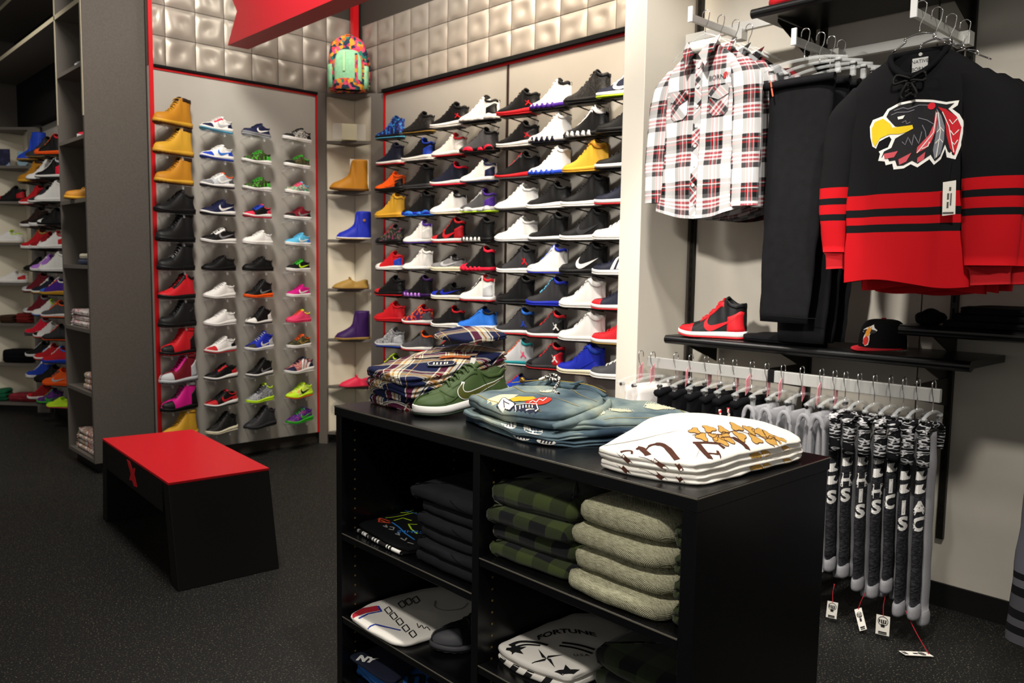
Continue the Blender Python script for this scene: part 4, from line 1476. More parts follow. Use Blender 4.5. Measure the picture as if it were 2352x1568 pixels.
# ---- jerseys ------------------------------------------------------
JR, JK = 'b80f18', '111113'
M_jbody = bands('jersey_body', [(0, JR), ((1.538 - 1.3), JK), (.262, JR), (.292, JK), (.318, JR), (.368, JK)], .9, 1, 1.0, -1.3)
M_jsleeve = bands('jersey_sleeve', [(0, JR), (.282, JK), (.306, JR), (.340, JK), (.364, JR), (.405, JK)], .9, 1, 1.0, -1.3)
M_jrib = mat('jersey_rib', 'a80d16', .95, bump=.4, bscale=200)


def eagle(t, tree, x, y, zc):
    """round-beaked bird head with feathers, sewn in layers"""
    cv = lambda pts: [((a - 505) / 435 * .315, -(b - 700) / 320 * .232) for a, b in pts]
    white = cv([(290, 640), (305, 610), (360, 600), (380, 570), (430, 545), (500, 537), (580, 550), (640, 568), (695, 568), (690, 590), (668, 603), (700, 630), (722, 670), (726, 715), (712, 780), (697, 832), (660, 820), (650, 780), (632, 825), (600, 848), (578, 820), (530, 855), (500, 838), (470, 856), (425, 858), (418, 830), (390, 836), (385, 818), (352, 812), (360, 780), (352, 768), (395, 752), (408, 715), (398, 700), (350, 720), (336, 752), (312, 738), (295, 690)])
    black = cv([(378, 606), (390, 578), (435, 556), (500, 548), (580, 561), (640, 579), (676, 578), (650, 600), (690, 640), (712, 690), (700, 770), (690, 815), (664, 795), (648, 760), (628, 812), (604, 832), (582, 800), (530, 838), (505, 822), (468, 842), (440, 842), (430, 815), (404, 818), (398, 802), (368, 798), (380, 770), (410, 755), (424, 712), (500, 670), (420, 655)])
    layers = [('emblem_border', [white], 'f0eee8', .0012), ('emblem_head', [black], '17171a', .0022)]
    yellow = cv([(302, 650), (318, 622), (362, 612), (398, 640), (408, 660), (495, 655), (500, 672), (470, 686), (440, 692), (400, 690), (355, 706), (338, 728), (330, 742), (310, 715)])
    layers += [('emblem_beak', [yellow], 'e8c81e', .0030)]
    red1 = cv([(604, 585), (640, 600), (690, 640), (712, 690), (706, 750), (694, 812), (672, 780), (652, 720), (640, 650), (625, 612)])
    grey = cv([(598, 592), (620, 625), (640, 680), (642, 740), (630, 800), (602, 822), (592, 780), (600, 720), (606, 650)])
    pink = cv([(594, 600), (604, 630), (600, 690), (580, 745), (560, 770), (522, 790), (524, 762), (570, 710), (590, 660)])
    layers += [('emblem_feather', [red1], 'c41c28', .0032), ('emblem_feather', [grey], '7c7e86', .0034), ('emblem_feather', [pink], 'd8505a', .0034)]
    layers += [('emblem_tuft', [cv([(380, 782), (440, 772), (425, 800), (385, 806)]), cv([(445, 812), (500, 785), (480, 825), (450, 838)]), cv([(528, 812), (560, 785), (556, 820), (528, 834)])], 'c8505a', .0032)]
    dot = cv([(576 + 17 * math.cos(a), 578 + 16 * math.sin(a)) for a in np.linspace(0, 2 * PI, 14)[:-1]])
    layers += [('emblem_bead', [dot], 'd02030', .004), ('emblem_eye', [cv([(428, 612), (460, 606), (452, 622), (432, 624)])], 'ecebe4', .004)]
    for nm, polys, c, off in layers:
        g = MB()
        for p in polys:
            decal(g, fill2d([p], .012), (x - .3, y, zc), (0, -1, 0), (0, 0, 1), (1, 0, 0), tree, off)
        g.build(nm, mat('emblem_' + c, c, .8), t)
    g = MB()
    for ln in ([(410, 580), (450, 570), (470, 578), (520, 566), (560, 572)], [(400, 600), (425, 590), (470, 592), (500, 585)], [(520, 625), (560, 640), (590, 662)], [(455, 730), (470, 745), (480, 710), (500, 750), (505, 700), (530, 745), (540, 690)], [(540, 660), (555, 690), (560, 720)], [(450, 640), (465, 632), (470, 648), (485, 640)]):
        decal(g, stroke2d(cv(ln), .0026, .01), (x - .3, y, zc), (0, -1, 0), (0, 0, 1), (1, 0, 0), tree, .0036)
    g.build('emblem_stitching', mat('emblem_grey_thread', '77757e', .8), t)
    g = MB()
    for ln in ([(625, 610), (660, 680), (690, 800)], [(660, 650), (676, 672), (694, 650)], [(668, 700), (684, 722), (704, 700)], [(676, 750), (690, 765), (702, 745)], [(606, 610), (622, 700), (610, 815)], [(606, 700), (622, 680), (638, 700)], [(602, 750), (620, 730), (638, 750)], [(525, 788), (590, 700), (600, 610)], [(545, 770), (570, 760), (575, 740)]):
        decal(g, stroke2d(cv(ln), .003, .01), (x - .3, y, zc), (0, -1, 0), (0, 0, 1), (1, 0, 0), tree, .0042)
    g.build('emblem_veins', mat('emblem_white_thread', 'e8e4de', .8), t)


def jersey(label, x, y, front, seed, dz=0):
    t = thing('hockey_jersey', label, 'jersey', (x, y, 1.36), group='black and red jerseys on the faceout arm')
    lv = []
    for z in np.linspace(1.36, 2.155, 34):
        k = (z - 1.36) / .795
        a = .215 + .02 * k if z < 2.0 else .233 - (.233 - .085) * max(0, (z - 2.03) / .125) ** 1.35
        b = .038 + .008 * (1 - k) if z < 2.05 else .038 - .012 * (z - 2.05) / .105
        lv.append((z + dz, a, b, 0))
    bm_ = loft_garment(lv, 56, seed, .018, x, y)
    bm_.v = [(p[0], p[1], p[2] + (.012 * math.sin((p[1] - y) * 14 + seed) * smoothstep(1.5, 1.36, p[2]) if p[2] < 1.5 else 0)) for p in bm_.v]
    bm_.v = [(p[0], p[1], p[2] - (.085 * math.exp(-((p[1] - y) / .075) ** 2) * smoothstep(2.02, 2.155, p[2] - dz) if p[0] < x else 0)) for p in bm_.v]
    bm_.build('body', M_jbody, t, smooth=True)
    tree = bvh(bm_)
    for sg in (1, -1):
        if sg > 0:
            pth, rr = [(x + .01, y + .17, 2.06), (x + .005, y + .235, 1.97), (x - .002, y + .262, 1.80), (x - .002, y + .272, 1.62), (x + .002, y + .265, 1.47)], [.06, .075, .062, .055, .042]
        else:
            pth, rr = [(x - .005, y - .17, 2.06), (x - .015, y - .245, 1.96), (x - .035, y - .268, 1.80), (x - .035, y - .272, 1.62), (x - .03, y - .275, 1.425)], [.06, .095, .098, .092, .078]
        s = sleeve_mb(pth, rr, seed + sg, flat=.5)
        s.build('sleeve', M_jsleeve, t, smooth=True)
        e = pth[-1]
        c = MB()
        c.tube(spl([e, (e[0], e[1] - .002, e[2] - .03), (e[0], e[1] - .004, e[2] - .062)], 3), [rr[-1] * .92, rr[-1] * .8, rr[-1] * .78, rr[-1] * .76, rr[-1] * .76, rr[-1] * .76, rr[-1] * .76], 18, flat=.5)
        c.v = [(e[0] + (p[0] - e[0]) * .5, p[1], p[2]) for p in c.v]
        c.build('cuff', M_jrib, t, smooth=True)
    # neckline rib
    nk = [(x - .040 * math.sin(a) - .008 * max(0, math.sin(a)), y + .092 * math.cos(a), 2.150 + dz - .085 * max(0, math.sin(a)) ** 1.4 + .012 * max(0, -math.sin(a))) for a in np.linspace(0, 2 * PI, 33)[:-1]]
    MB().tube(nk, .010, 8, closed=True).build('neck_rib', M_blackcloth, t, smooth=True)
    if front:
        eagle(t, tree, x, y - .016, 1.868)
        lc = MB()
        zn = 2.045
        for k in range(3):
            z = zn - .016 * k
            for sg in (1, -1):
                lc.tube([(x - .050, y + sg * .016, z), (x - .052, y - sg * .016, z - .016)], .004, 6)
        for sg in (1, -1):
            lc.tube(spl([(x - .052, y, zn + .01), (x - .060, y + sg * .045, zn + .025), (x - .066, y + sg * .05, zn - .005), (x - .066, y + sg * .006, zn), (x - .064, y + sg * .026, zn - .04), (x - .062, y + sg * .022, zn - .055)], 4), .0045, 6)
        lc.build('neck_lacing', mat('black_lace', '070707', .7), t, smooth=True)
        lb = MB()
        lb.box(x + .016, x + .018, y - .026, y + .026, 2.086, 2.136)
        lb.build('neck_label', mat('label_grey', 'b4b4b2', .7), t)
        g = MB()
        for s_, z in (('NATIVE', 2.123), ('BORNE', 2.098)):
            v, f = text2d(s_, .017, .02)
            g.add([(x + .0152, y - a, z + b) for a, b in v], f)
        g.build('label_lettering', mat('label_ink', '2a2a2c', .7), t)
        MB().tube([(x + .010, y - .002, 2.146), (x + .017, y - .002, 2.146)], .006, 12).build('rivet', M_steel, t)
        pt = at(2180, 455, 0, x - .075)
        tg = MB().obox(pt, (0, -.020, .002), (0, -.002, .055 * -1), (.0006, 0, 0))
        tg.build('price_tag', mat('tag_card', 'e6e2d8', .7), t)
        tg = MB()
        for a, z, w, h in ((0, -.048, .017, .003), (-.003, -.022, .003, .010), (-.003, .006, .003, .010), (.002, .030, .003, .006), (.006, -.004, .002, .02)):
            tg.box(pt[0] - .0016, pt[0] - .0012, pt[1] - a - w, pt[1] - a + w, pt[2] + z - h, pt[2] + z + h)
        tg.build('tag_print', mat('tag_ink', '55534e', .7), t)
        MB().tube([(pt[0], pt[1], pt[2] + .055), (pt[0] + .02, pt[1] + .002, pt[2] + .13)], .0007, 5).build('tag_string', M_blackmat, t)
    return t


JL = ('front black and red jersey with a sewn bird head emblem', 'second black and red jersey just behind the emblem jersey', 'third black and red jersey between second and rear ones', 'rear black and red jersey hanging nearest the wall')
for k, (xx, dy, dz) in enumerate(((2.985, 0, 0), (3.095, -.012, -.02), (3.205, -.02, -.03), (3.315, -.03, -.035))):
    jersey(JL[k], xx, 1.172 + dy, k == 0, 1.3 * k + .4, dz)
    wire_hanger(('front', 'second', 'third', 'rear')[k] + ' chrome wire hanger in the black and red jerseys', xx, 1.172 + dy, 2.305, 'jersey hangers', .095 if k else .09, .05)


# ---- black pants on clip hangers -----------------------------------
def clip_hanger(nm, label, x, y, ztop, group, half, along='y', drop=.10, tint=None):
    t = thing(nm, label, 'hanger', (x, y, ztop), group=group)
    ex = np.array([0, 1.0, 0]) if along == 'y' else np.array([1.0, 0, 0])
    P = lambda a, z, d=0: np.array([x, y, z]) + ex * a + np.array([ex[1], ex[0], 0]) * d
    hk = [P(.018, ztop - .012)] + [P(.018 * math.cos(a), ztop + .018 * math.sin(a)) for a in np.linspace(.3, PI, 7)] + [P(-.014, ztop - .03), P(0, ztop - .055), P(0, ztop - drop)]
    MB().tube(spl(hk, 3), .0022, 6).build('hook', M_chrome, t, smooth=True)
    z = ztop - drop
    MB().tube(spl([P(-half, z - .02), P(-half * .5, z - .004), P(0, z), P(half * .5, z - .004), P(half, z - .02)], 4), .0065, 8).build('bar', M_clear, t, smooth=True)
    for sg in (1, -1):
        c = MB()
        c.obox(P(sg * half * .8, z - .045), ex * .010, np.array([ex[1], ex[0], 0]) * .007, (0, 0, .028))
        c.build('clip', M_clear, t, bevel=.002)
        MB().tube([P(sg * half * .8 - .012, z - .03), P(sg * half * .8 + .012, z - .03)], .0085, 8).build('clip_spring', M_chrome, t)
    if tint:
        MB().obox(P(tint[0], z + .015), ex * .016 * tint[1] + np.array([0, 0, .012]), (0, 0, .034), np.array([ex[1], ex[0], 0]) * .0012).build('size_tab', M_pinkclear, t)
    return t


PN = ('front', 'second', 'third', 'rear')
for k, (xx, y0, y1, zb) in enumerate(((3.13, 1.80, 1.545, 1.185), (3.22, 1.78, 1.53, 1.10), (3.30, 1.77, 1.53, 1.10), (3.38, 1.77, 1.52, 1.10))):
    t = thing('black_pants', PN[k] + ' pair of black twill pants hanging between shirts and jerseys', 'pants', (xx, 1.68, zb), group='black pants on the faceout arm')
    yc, h0 = (y0 + y1) / 2, (y0 - y1) / 2
    lv = []
    for z in np.linspace(zb, 2.165, 26):
        f = (z - zb) / (2.165 - zb)
        lv.append((z, (h0 * .82 + .035 * f ** .7), .016 + .010 * f + .006 * math.sin(f * 3), (.035 * (1 - f) if k == 0 else 0.02 * (1 - f))))
    b = loft_garment(lv, 34, k * 1.9, .006, xx, yc)
    b.f += [tuple(range(34))]
    b.mi += [0]
    b.build('legs', M_blackdenim, t, smooth=True)
    MB().tube([(xx - .030 + .0, yc + .15 - i * .02, 2.145) for i in range(16)], .014, 8, flat=1.2).build('waistband', M_blackdenim, t, smooth=True)
    if k == 0:
        MB().tube(spl([(xx - .042, yc + .115, 2.16), (xx - .045, yc + .108, 2.13), (xx - .044, yc + .102, 2.10)], 4), .0035, 6).build('orange_loop', mat('orange_cord', 'd8684a', .7), t)
        MB().tube([(xx - .034, 1.455, 2.05), (xx - .030, 1.455, 2.05)], .007, 10).build('rivet', M_steel, t)
        MB().tube([(xx - .026, yc + h0 * .8 - i * .02, zb + .025) for i in range(12)], .0012, 5).build('hem_stitch', M_blackmat, t)
    clip_hanger('clip_hanger', PN[k] + ' clear clip hanger gripping black pants', xx - .01, yc - .01, 2.335, 'clip hangers of the black pants', .175)

# ---- things on the shelves -----------------------------------------
make_shoe('high_top_sneaker', 'high', 'k W R R R R K R wR', 'black and red high-top sneaker on the long black shelf', 'shoe', (3.315, 1.985, 1.084), math.radians(103), None, 1.12, .98)
M_cap = mat('cap_black', '0b0b0c', .9, spec=.12)
cp = at(1985, 790, 0, 3.33)
t = thing('snapback_cap', 'black cap with red brim and flaming ball emblem on the shelf', 'cap', (3.36, 1.425, 1.084))
cx, cy = 3.375, 1.400
cm = MB()
G = []
for i in range(13):
    z = 1.09 + .118 * math.sin(PI / 2 * i / 12) ** .8
    k = math.cos(PI / 2 * i / 12) ** .42 if i < 12 else 0.0
    G.append([(cx - .098 * k * math.cos(a), cy + .088 * k * math.sin(a), z) for a in np.linspace(0, 2 * PI, 33)[:-1]])
cm.grid(G, cv=True)
rot = math.radians(-12)
def crot(p):
    a, b = p[0] - cx, p[1] - cy
    return (cx + a * math.cos(rot) - b * math.sin(rot), cy + a * math.sin(rot) + b * math.cos(rot), p[2])
cm.v = [crot(p) for p in cm.v]
cm.build('crown', M_cap, t, smooth=True)
ctree = bvh(cm)
b = MB()
G = []
for i in range(7):
    r = i / 6
    G.append([crot((cx - (.085 + .075 * r * max(0, math.cos(a)) ** .6) * math.cos(a), cy + (.088 + .01 * r) * math.sin(a), 1.094 - .006 * r * (1 - .8 * abs(math.sin(a))))) for a in np.linspace(-PI / 2, PI / 2, 21)])
b.grid(G)
b.build('brim', mat('cap_brim_red', 'b01420', .8), t, smooth=True, solid=.005)
MB().tube([crot((cx, cy, 1.206)), crot((cx, cy, 1.213))], .009, 10).build('top_button', mat('cap_brim_red', 'b01420', .8), t)
dn = np.array([math.cos(rot), math.sin(rot), 0])
ey = np.array([math.sin(rot), -math.cos(rot), 0])
co = np.array([cx, cy, 1.145]) - dn * .3
def capd(nm, polys, c, off):
    g = MB()
    for p in polys:
        decal(g, fill2d([p], .008), co, ey, (0, 0, 1), dn, ctree, off)
    g.build(nm, mat('cap_' + c, c, .7), t)
ell = lambda a, b, r1, r2, n=18, ro=0: [(a + r1 * math.cos(q) * math.cos(ro) - r2 * math.sin(q) * math.sin(ro), b + r1 * math.cos(q) * math.sin(ro) + r2 * math.sin(q) * math.cos(ro)) for q in np.linspace(0, 2 * PI, n + 1)[:-1]]
capd('emblem_border', [[(-.022, -.034), (-.010, -.044), (.004, -.038), (.008, -.02), (.006, .0), (.012, .012), (.026, .012), (.032, .022), (.020, .030), (.012, .044), (.002, .036), (-.014, .030), (-.028, .022), (-.030, .012), (-.014, .008), (-.022, -.01)]], 'd8d4d0', .002)
capd('emblem_ball', [ell(-.008, -.022, .0125, .0185, 18, -.2)], 'c03028', .003)
capd('emblem_flame', [[(-.014, -.004), (.002, -.004), (.008, .014), (.010, .036), (.002, .028), (-.002, .038), (-.008, .024), (-.012, .014)]], 'd8902c', .0035)
capd('emblem_ring', [ell(.001, .016, .030, .009), ], '17171a', .0026)

# folded dark clothes
def slab(outline, z0, h, layers=1, fold=(-1, 0), dome=.006, seed=0, uvrot=0.0, inner=6, wob=.003, edge=None, notch=.5, drape=None, uvo=(0, 0)):
    """folded garment: rounded plate on a free outline, layered edges except on the fold side"""
    ch = []
    for i_ in range(len(outline)):
        a_, b_, c_ = (np.array(outline[q_ % len(outline)][:2], float) for q_ in (i_ - 1, i_, i_ + 1))
        for w_ in (a_, c_):
            e_ = w_ - b_
            l_ = np.linalg.norm(e_)
            ch.append(b_ + e_ / l_ * min(.022, .3 * l_))
    P = np.array([p[:2] for p in bez(ch, 3)])
    c = P.mean(0)
    n = len(P)
    r = edge or min(h / 2, .03)
    area = sum(P[i - 1][0] * P[i][1] - P[i][0] * P[i - 1][1] for i in range(n))
    N = []
    for i in range(n):
        tg_ = P[(i + 1) % n] - P[i - 1]
        nn = np.array([tg_[1], -tg_[0]]) * (1 if area > 0 else -1)
        N.append(nn / (np.linalg.norm(nn) + 1e-9))
    fd = np.array(fold, float)
    fd /= np.linalg.norm(fd)
    R = np.max(np.linalg.norm(P - c, axis=1))
    dr = drape or (lambda x_, y_: 0.0)
    cu, su = math.cos(uvrot), math.sin(uvrot)
    m = MB()
    G, UV = [], []

    def put(i, inset, z, out):
        p = P[i] - N[i] * inset
        zz = z + dr(p[0], p[1]) + wob * cloth_noise(p[0] * 4, p[1] * 4, seed)
        q = p + N[i] * out
        q = q - c
        return (p[0], p[1], zz), (q[0] * cu + q[1] * su + uvo[0], -q[0] * su + q[1] * cu + uvo[1])
    rows = []
    nl = max(1, layers)
    lh = h / nl
    zs_ = []
    for L_ in range(nl):
        for k in range(7):
            zs_.append((L_ * lh + lh * k / 6, abs(math.cos(PI * k / 6))))
    for z, nd in zs_:
        g = (z / h * 2 - 1)
        row, ruv = [], []
        for i in range(n):
            fw = max(0, N[i] @ fd) ** .7
            whole = r * (1 - math.sqrt(max(0, 1 - min(1, abs(g)) ** 2.4)))
            lay = min(r, lh * .5) * (1 - math.sqrt(max(0, 1 - nd ** 2)))
            ins = whole * (fw if nl > 1 else 1) + (lay * (1 - fw) * notch * 2 if nl > 1 else 0)
            ins += .0035 * cloth_noise(P[i][0] * 7, P[i][1] * 7 + z * 40, seed + 5) * (1 - fw * .5)
            a, b_ = put(i, ins, z0 + z, (h - z))
            row.append(a)
            ruv.append(b_)
        G.append(row)
        UV.append(ruv)
    base = [np.array(p) for p in G[-1]]
    for k in range(1, inner + 1):
        f = k / inner
        row, ruv = [], []
        for i in range(n):
            p2 = base[i][:2] + (c - base[i][:2]) * f
            d_ = dome * (1 - (1 - f) ** 2)
            zz = z0 + h + d_ + dr(p2[0], p2[1]) + wob * cloth_noise(p2[0] * 4, p2[1] * 4, seed)
            row.append((p2[0], p2[1], zz))
            q = p2 - c
            ruv.append((q[0] * cu + q[1] * su + uvo[0], -q[0] * su + q[1] * cu + uvo[1]))
        G.append(row)
        UV.append(ruv)
    m.grid(G, cv=True, uv=UV)
    m.f += [tuple(range(n))]
    m.mi += [0]
    return m


def on(tree, px, py, z):
    """xy of the garment point seen at a pixel (falls back to the level z)"""
    d = _f + _R * (px - 1176) / F_PX - _U * (py - 784) / F_PX
    h = tree.ray_cast(Vector((0, 0, CAM_H)), Vector(d))
    return (h[0].x, h[0].y) if h[0] is not None else tuple(at(px, py, 2, z)[:2])


def folded(nm, label, cat, group, outline, z0, h, m, **kw):
    c = np.mean([p[:2] for p in outline], axis=0)
    t = thing(nm, label, cat, (c[0], c[1], z0), group=group)
    s = slab(outline, z0, h, **kw)
    s.build('cloth', m, t, smooth=True)
    return t, s, bvh(s)


rect = lambda x0, x1, y0, y1, k=.012: [(x0 + k, y0), (x1 - k, y0), (x1, y0 + k), (x1, y1 - k), (x1 - k, y1), (x0 + k, y1), (x0, y1 - k), (x0, y0 + k)]
t, s, tr_ = folded('folded_tee', 'folded black garment beside the red high-top on the shelf', 'shirt', None, rect(3.225, 3.50, 1.66, 1.985, .05), 1.084, .028, M_blackcloth, layers=2, seed=3)
MB().tube([(3.40, 1.735, 1.114), (3.42, 1.728, 1.120)], .007, 8).build('stud', M_chrome, t, smooth=True)
for k in range(3):
    folded('folded_black_clothes', ('lowest', 'middle', 'topmost')[k] + ' folded dark garment in the stack on the right shelf', 'shirt', 'dark stack on the right shelf', rect(3.25, 3.56, .55 + .02 * k, 1.15 - .03 * k, .04), 1.199 + .026 * k, .024, M_blackcloth, layers=2, seed=4 + k, wob=.0015, dome=.001)
folded('folded_beanie', 'dark folded cap beside the stack on the right shelf', 'cap', None, rect(3.28, 3.44, 1.165, 1.265, .04), 1.199, .05, M_cap, layers=1, seed=9, dome=.012)
folded('red_garment', 'red folded garment lying on the black top shelf', 'shirt', None, rect(3.24, 3.50, 1.62, 1.93, .04), 2.511, .10, mat('red_cloth', 'c01420', .85), layers=2, seed=11)


# ================================================================== GARMENTS ON THE LOW RAIL
M_wcloth = mat('white_cloth', 'dedad6', .9, spec=.12)
M_gcloth = mat('heather_grey', '8f8f93', .95, spec=.1, var=.10, vscale=260, bump=.3, bscale=600)
M_dkmarl = noise_mat('charcoal_marl', [(0, '1b1b1d'), (.45, '26262a'), (.55, '3a3a3e'), (.7, '1d1d20')], 60, .95, stretch=(1, 1, 6), spec=.1)
M_camoband = noise_mat('black_grey_stripe_knit', [(0, '141416'), (.46, '141416'), (.49, 'b9b9bb'), (.56, '3a3a3c'), (.6, '101012')], 26, .95, stretch=(.6, .6, 3), spec=.1)
M_print = mat('white_print', 'e4e2de', .8)
HG = 'clip hangers on the low rail'


def rail_hanger(lbl, y, x=3.20, half=.15, tint=None):
    return clip_hanger('clip_hanger', lbl, x, y, .972 + .016, HG, half, 'x', .10, tint)


def strip_garment(nm, lbl, grp, y, ztop, zbot, x0, x1, th, m, seed, cat, flare=0.0, fold_open=False):
    """garment hung across the rail: wide along x, thin along y, folded over at the top"""
    t = thing(nm, lbl, cat, ((x0 + x1) / 2, y, zbot), group=grp)
    g = MB()
    n = 22
    G, UV = [], []
    xc, hx = (x0 + x1) / 2, (x1 - x0) / 2
    for i in range(17):
        f = i / 16
        z = ztop + (zbot - ztop) * f
        row, ruv = [], []
        for k in range(n):
            a = 2 * PI * k / n
            w = hx * (1 - .12 * (1 - f) + flare * f)
            d = th * (.55 + .45 * min(1, f * 4)) * (1 + .25 * math.sin(5 * f + seed))
            c_, s_ = math.copysign(abs(math.cos(a)) ** .7, math.cos(a)), math.copysign(abs(math.sin(a)) ** .9, math.sin(a))
            yy = y + d * s_ + .010 * cloth_noise(c_ * .3, z, seed) * f
            row.append((xc + w * c_ + .006 * math.sin(7 * f + seed), yy, z + (.012 * abs(c_) if i == 0 else 0)))
            ruv.append((c_ * w, z))
        G.append(row)
        UV.append(ruv)
    g.grid(G, cv=True, uv=UV)
    g.f += [tuple(range(n)), tuple(16 * n + k for k in range(n))]
    g.mi += [0, 0]
    g.build('cloth', m, t, smooth=True)
    return t


# white shorts at the post end, black shorts, grey sweatpants, printed sweatpants
SN = ('first', 'second', 'third', 'fourth', 'fifth', 'sixth', 'seventh', 'eighth', 'ninth')
for k, y in enumerate((2.43, 2.36)):
    rail_hanger(f'{SN[k]} clip hanger from the post, carrying white shorts', y, 3.12, .17, (.0, .9))
    strip_garment('white_shorts', f'{SN[k]} pair of white shorts hanging on the rail beside the post', 'white shorts on the rail', y, .838, .50, 2.99, 3.28, .024, M_wcloth, k, 'shorts')
by = (2.279, 2.194, 2.111, 2.031, 1.964, 1.877)
for k, y in enumerate(by):
    rail_hanger(f'{SN[k]} clip hanger of the black shorts counted from the post', y, 3.19, .15, ((-1) ** k * .03, .5 + .5 * (k % 3 - 1)))
    t = strip_garment('black_shorts', f'{SN[k]} pair of black shorts from the post on the low rail' + (', with red white drawstrings' if k == 4 else ''), 'black shorts on the rail', y, .838, .46, 3.04, 3.34, .026, M_blackcloth, k * 1.3, 'shorts')
    w = MB().tube([(3.05, y, .826), (3.12, y, .832), (3.26, y, .832), (3.33, y, .826)], .020, 8, flat=.9)
    w.build('waistband', M_blackcloth, t, smooth=True)
    if k == 4:
        for q_, xx in enumerate((3.035, 3.10)):
            d = MB()
            pts = spl([(xx, y - .032, .80), (xx - .004, y - .040, .76), (xx, y - .038, .70), (xx + .004, y - .036, .64)], 6)
            d.tube(pts, .006, 7)
            d.build('drawstring', noise_mat('red_white_cord', [(0, 'd8d2cc'), (.5, 'c02428')], 120, .8), t, smooth=True)
gy = (1.80, 1.725, 1.64, 1.555, 1.500)
for k, y in enumerate(gy):
    rail_hanger(f'{SN[k]} clip hanger of the grey sweatpants from the black shorts', y, 3.18, .13, ((-1) ** k * .02, .7))
    t = strip_garment('grey_sweatpants', f'{SN[k]} pair of plain grey sweatpants right of the black shorts', 'plain grey sweatpants', y, .815, .20, 3.05, 3.30, .030, M_gcloth, k * 2.2 + 1, 'pants', .1)
    # folded loop of the waist seen edge-on
    w = MB()
    arch = [(3.045, y - .034, .62), (3.045, y - .032, .74), (3.045, y - .022, .805), (3.045, y, .828), (3.045, y + .020, .806), (3.045, y + .028, .74), (3.045, y + .030, .64)]
    w.tube(spl(arch, 4), .0072, 8, flat=1.4)
    w.build('waist_fold', M_gcloth, t, smooth=True)
py = (1.450, 1.395, 1.335, 1.275, 1.225, 1.175, 1.120)
zb = (.20, .19, .155, .145, .18, .105, .11)
letters = ('S', 'SH', 'SIH', 'SH', 'CI', 'SI', 'CA')
for k, y in enumerate(py):
    rail_hanger(f'{SN[k]} clip hanger of the printed sweatpants from the grey ones', y, 3.17, .09, None)
    t = thing('printed_sweatpants', f'{SN[k]} pair of charcoal and grey printed sweatpants right of the plain grey ones', 'pants', (3.17, y, zb[k]), group='printed sweatpants')
    ztop = .835
    lg = {}
    for nm, xx, dy, m, r0, z0 in (('printed_leg', 3.115, .006, M_dkmarl, .033, zb[k] + .06), ('plain_leg', 3.185, -.010, M_gcloth, .031, zb[k] + .02 + .03 * (k % 2))):
        g = MB()
        pts = [(xx + .012 * math.sin(k), y + dy, ztop - .02), (xx, y + dy + .004, .70), (xx - .006, y + dy, .50), (xx + .004 * math.sin(2 * k), y + dy - .004, .32), (xx + .006, y + dy, z0)]
        pp = spl(pts, 6)
        rs = [r0 * (.62 + .38 * smoothstep(0, .3, i / (len(pp) - 1)) + .05 * math.sin(i * 1.3 + k)) for i in range(len(pp))]
        g.tube(pp, rs, 14)
        g.v = [(xx + (p[0] - xx) * 1.15, y + (p[1] - y) * .46, p[2]) for p in g.v]
        g.build(nm, m, t, smooth=True)
        lg[nm] = g
        c = MB()
        c.tube(spl([(xx + .006, y + dy, z0 + .005), (xx + .006, y + dy, z0 - .012), (xx + .006, y + dy, z0 - .045), (xx + .006, y + dy, z0 - .058)], 3), [.030, .033, .037, .040, .041, .041, .040, .036, .026, .018], 14)
        c.v = [(xx + (p[0] - xx), y + (p[1] - y) * .5, p[2]) for p in c.v]
        c.build('cuff', M_gcloth, t, smooth=True)
    w = MB()
    w.tube(spl([(3.075, y - .012, .70), (3.075, y - .010, .80), (3.085, y, .835), (3.18, y + .004, .838), (3.26, y + .004, .815), (3.265, y + .010, .74)], 5), .022, 9, flat=.7)
    w.build('waist', M_camoband, t, smooth=True)
    tree = bvh(lg['printed_leg'])
    g = MB()
    d = np.array([.93, .36, 0])
    ex = np.array([.36, -.93, 0])
    zz = (.50, .52, .47, .50, .53, .46, .47)[k]
    for q_, ch in enumerate(letters[k]):
        decal(g, text2d(ch, .070, .008, 0, .003), np.array([3.10, y, zz + .012 + .060 * q_]) - d * .3, ex, (0, 0, 1), d, tree, .0015)
    for q_ in range(2):
        z0 = zz + .063 * len(letters[k]) + .050 * q_
        decal(g, fill2d([[(-.018, z0 - .0), (.016, z0 + .004), (.018, z0 + .016), (.004, z0 + .018), (.010, z0 + .036), (-.016, z0 + .034)]], .008), np.array([3.10, y, 0]) - d * .3, ex, (0, 0, 1), d, tree, .0015)
    g.build('lettering', M_print, t)

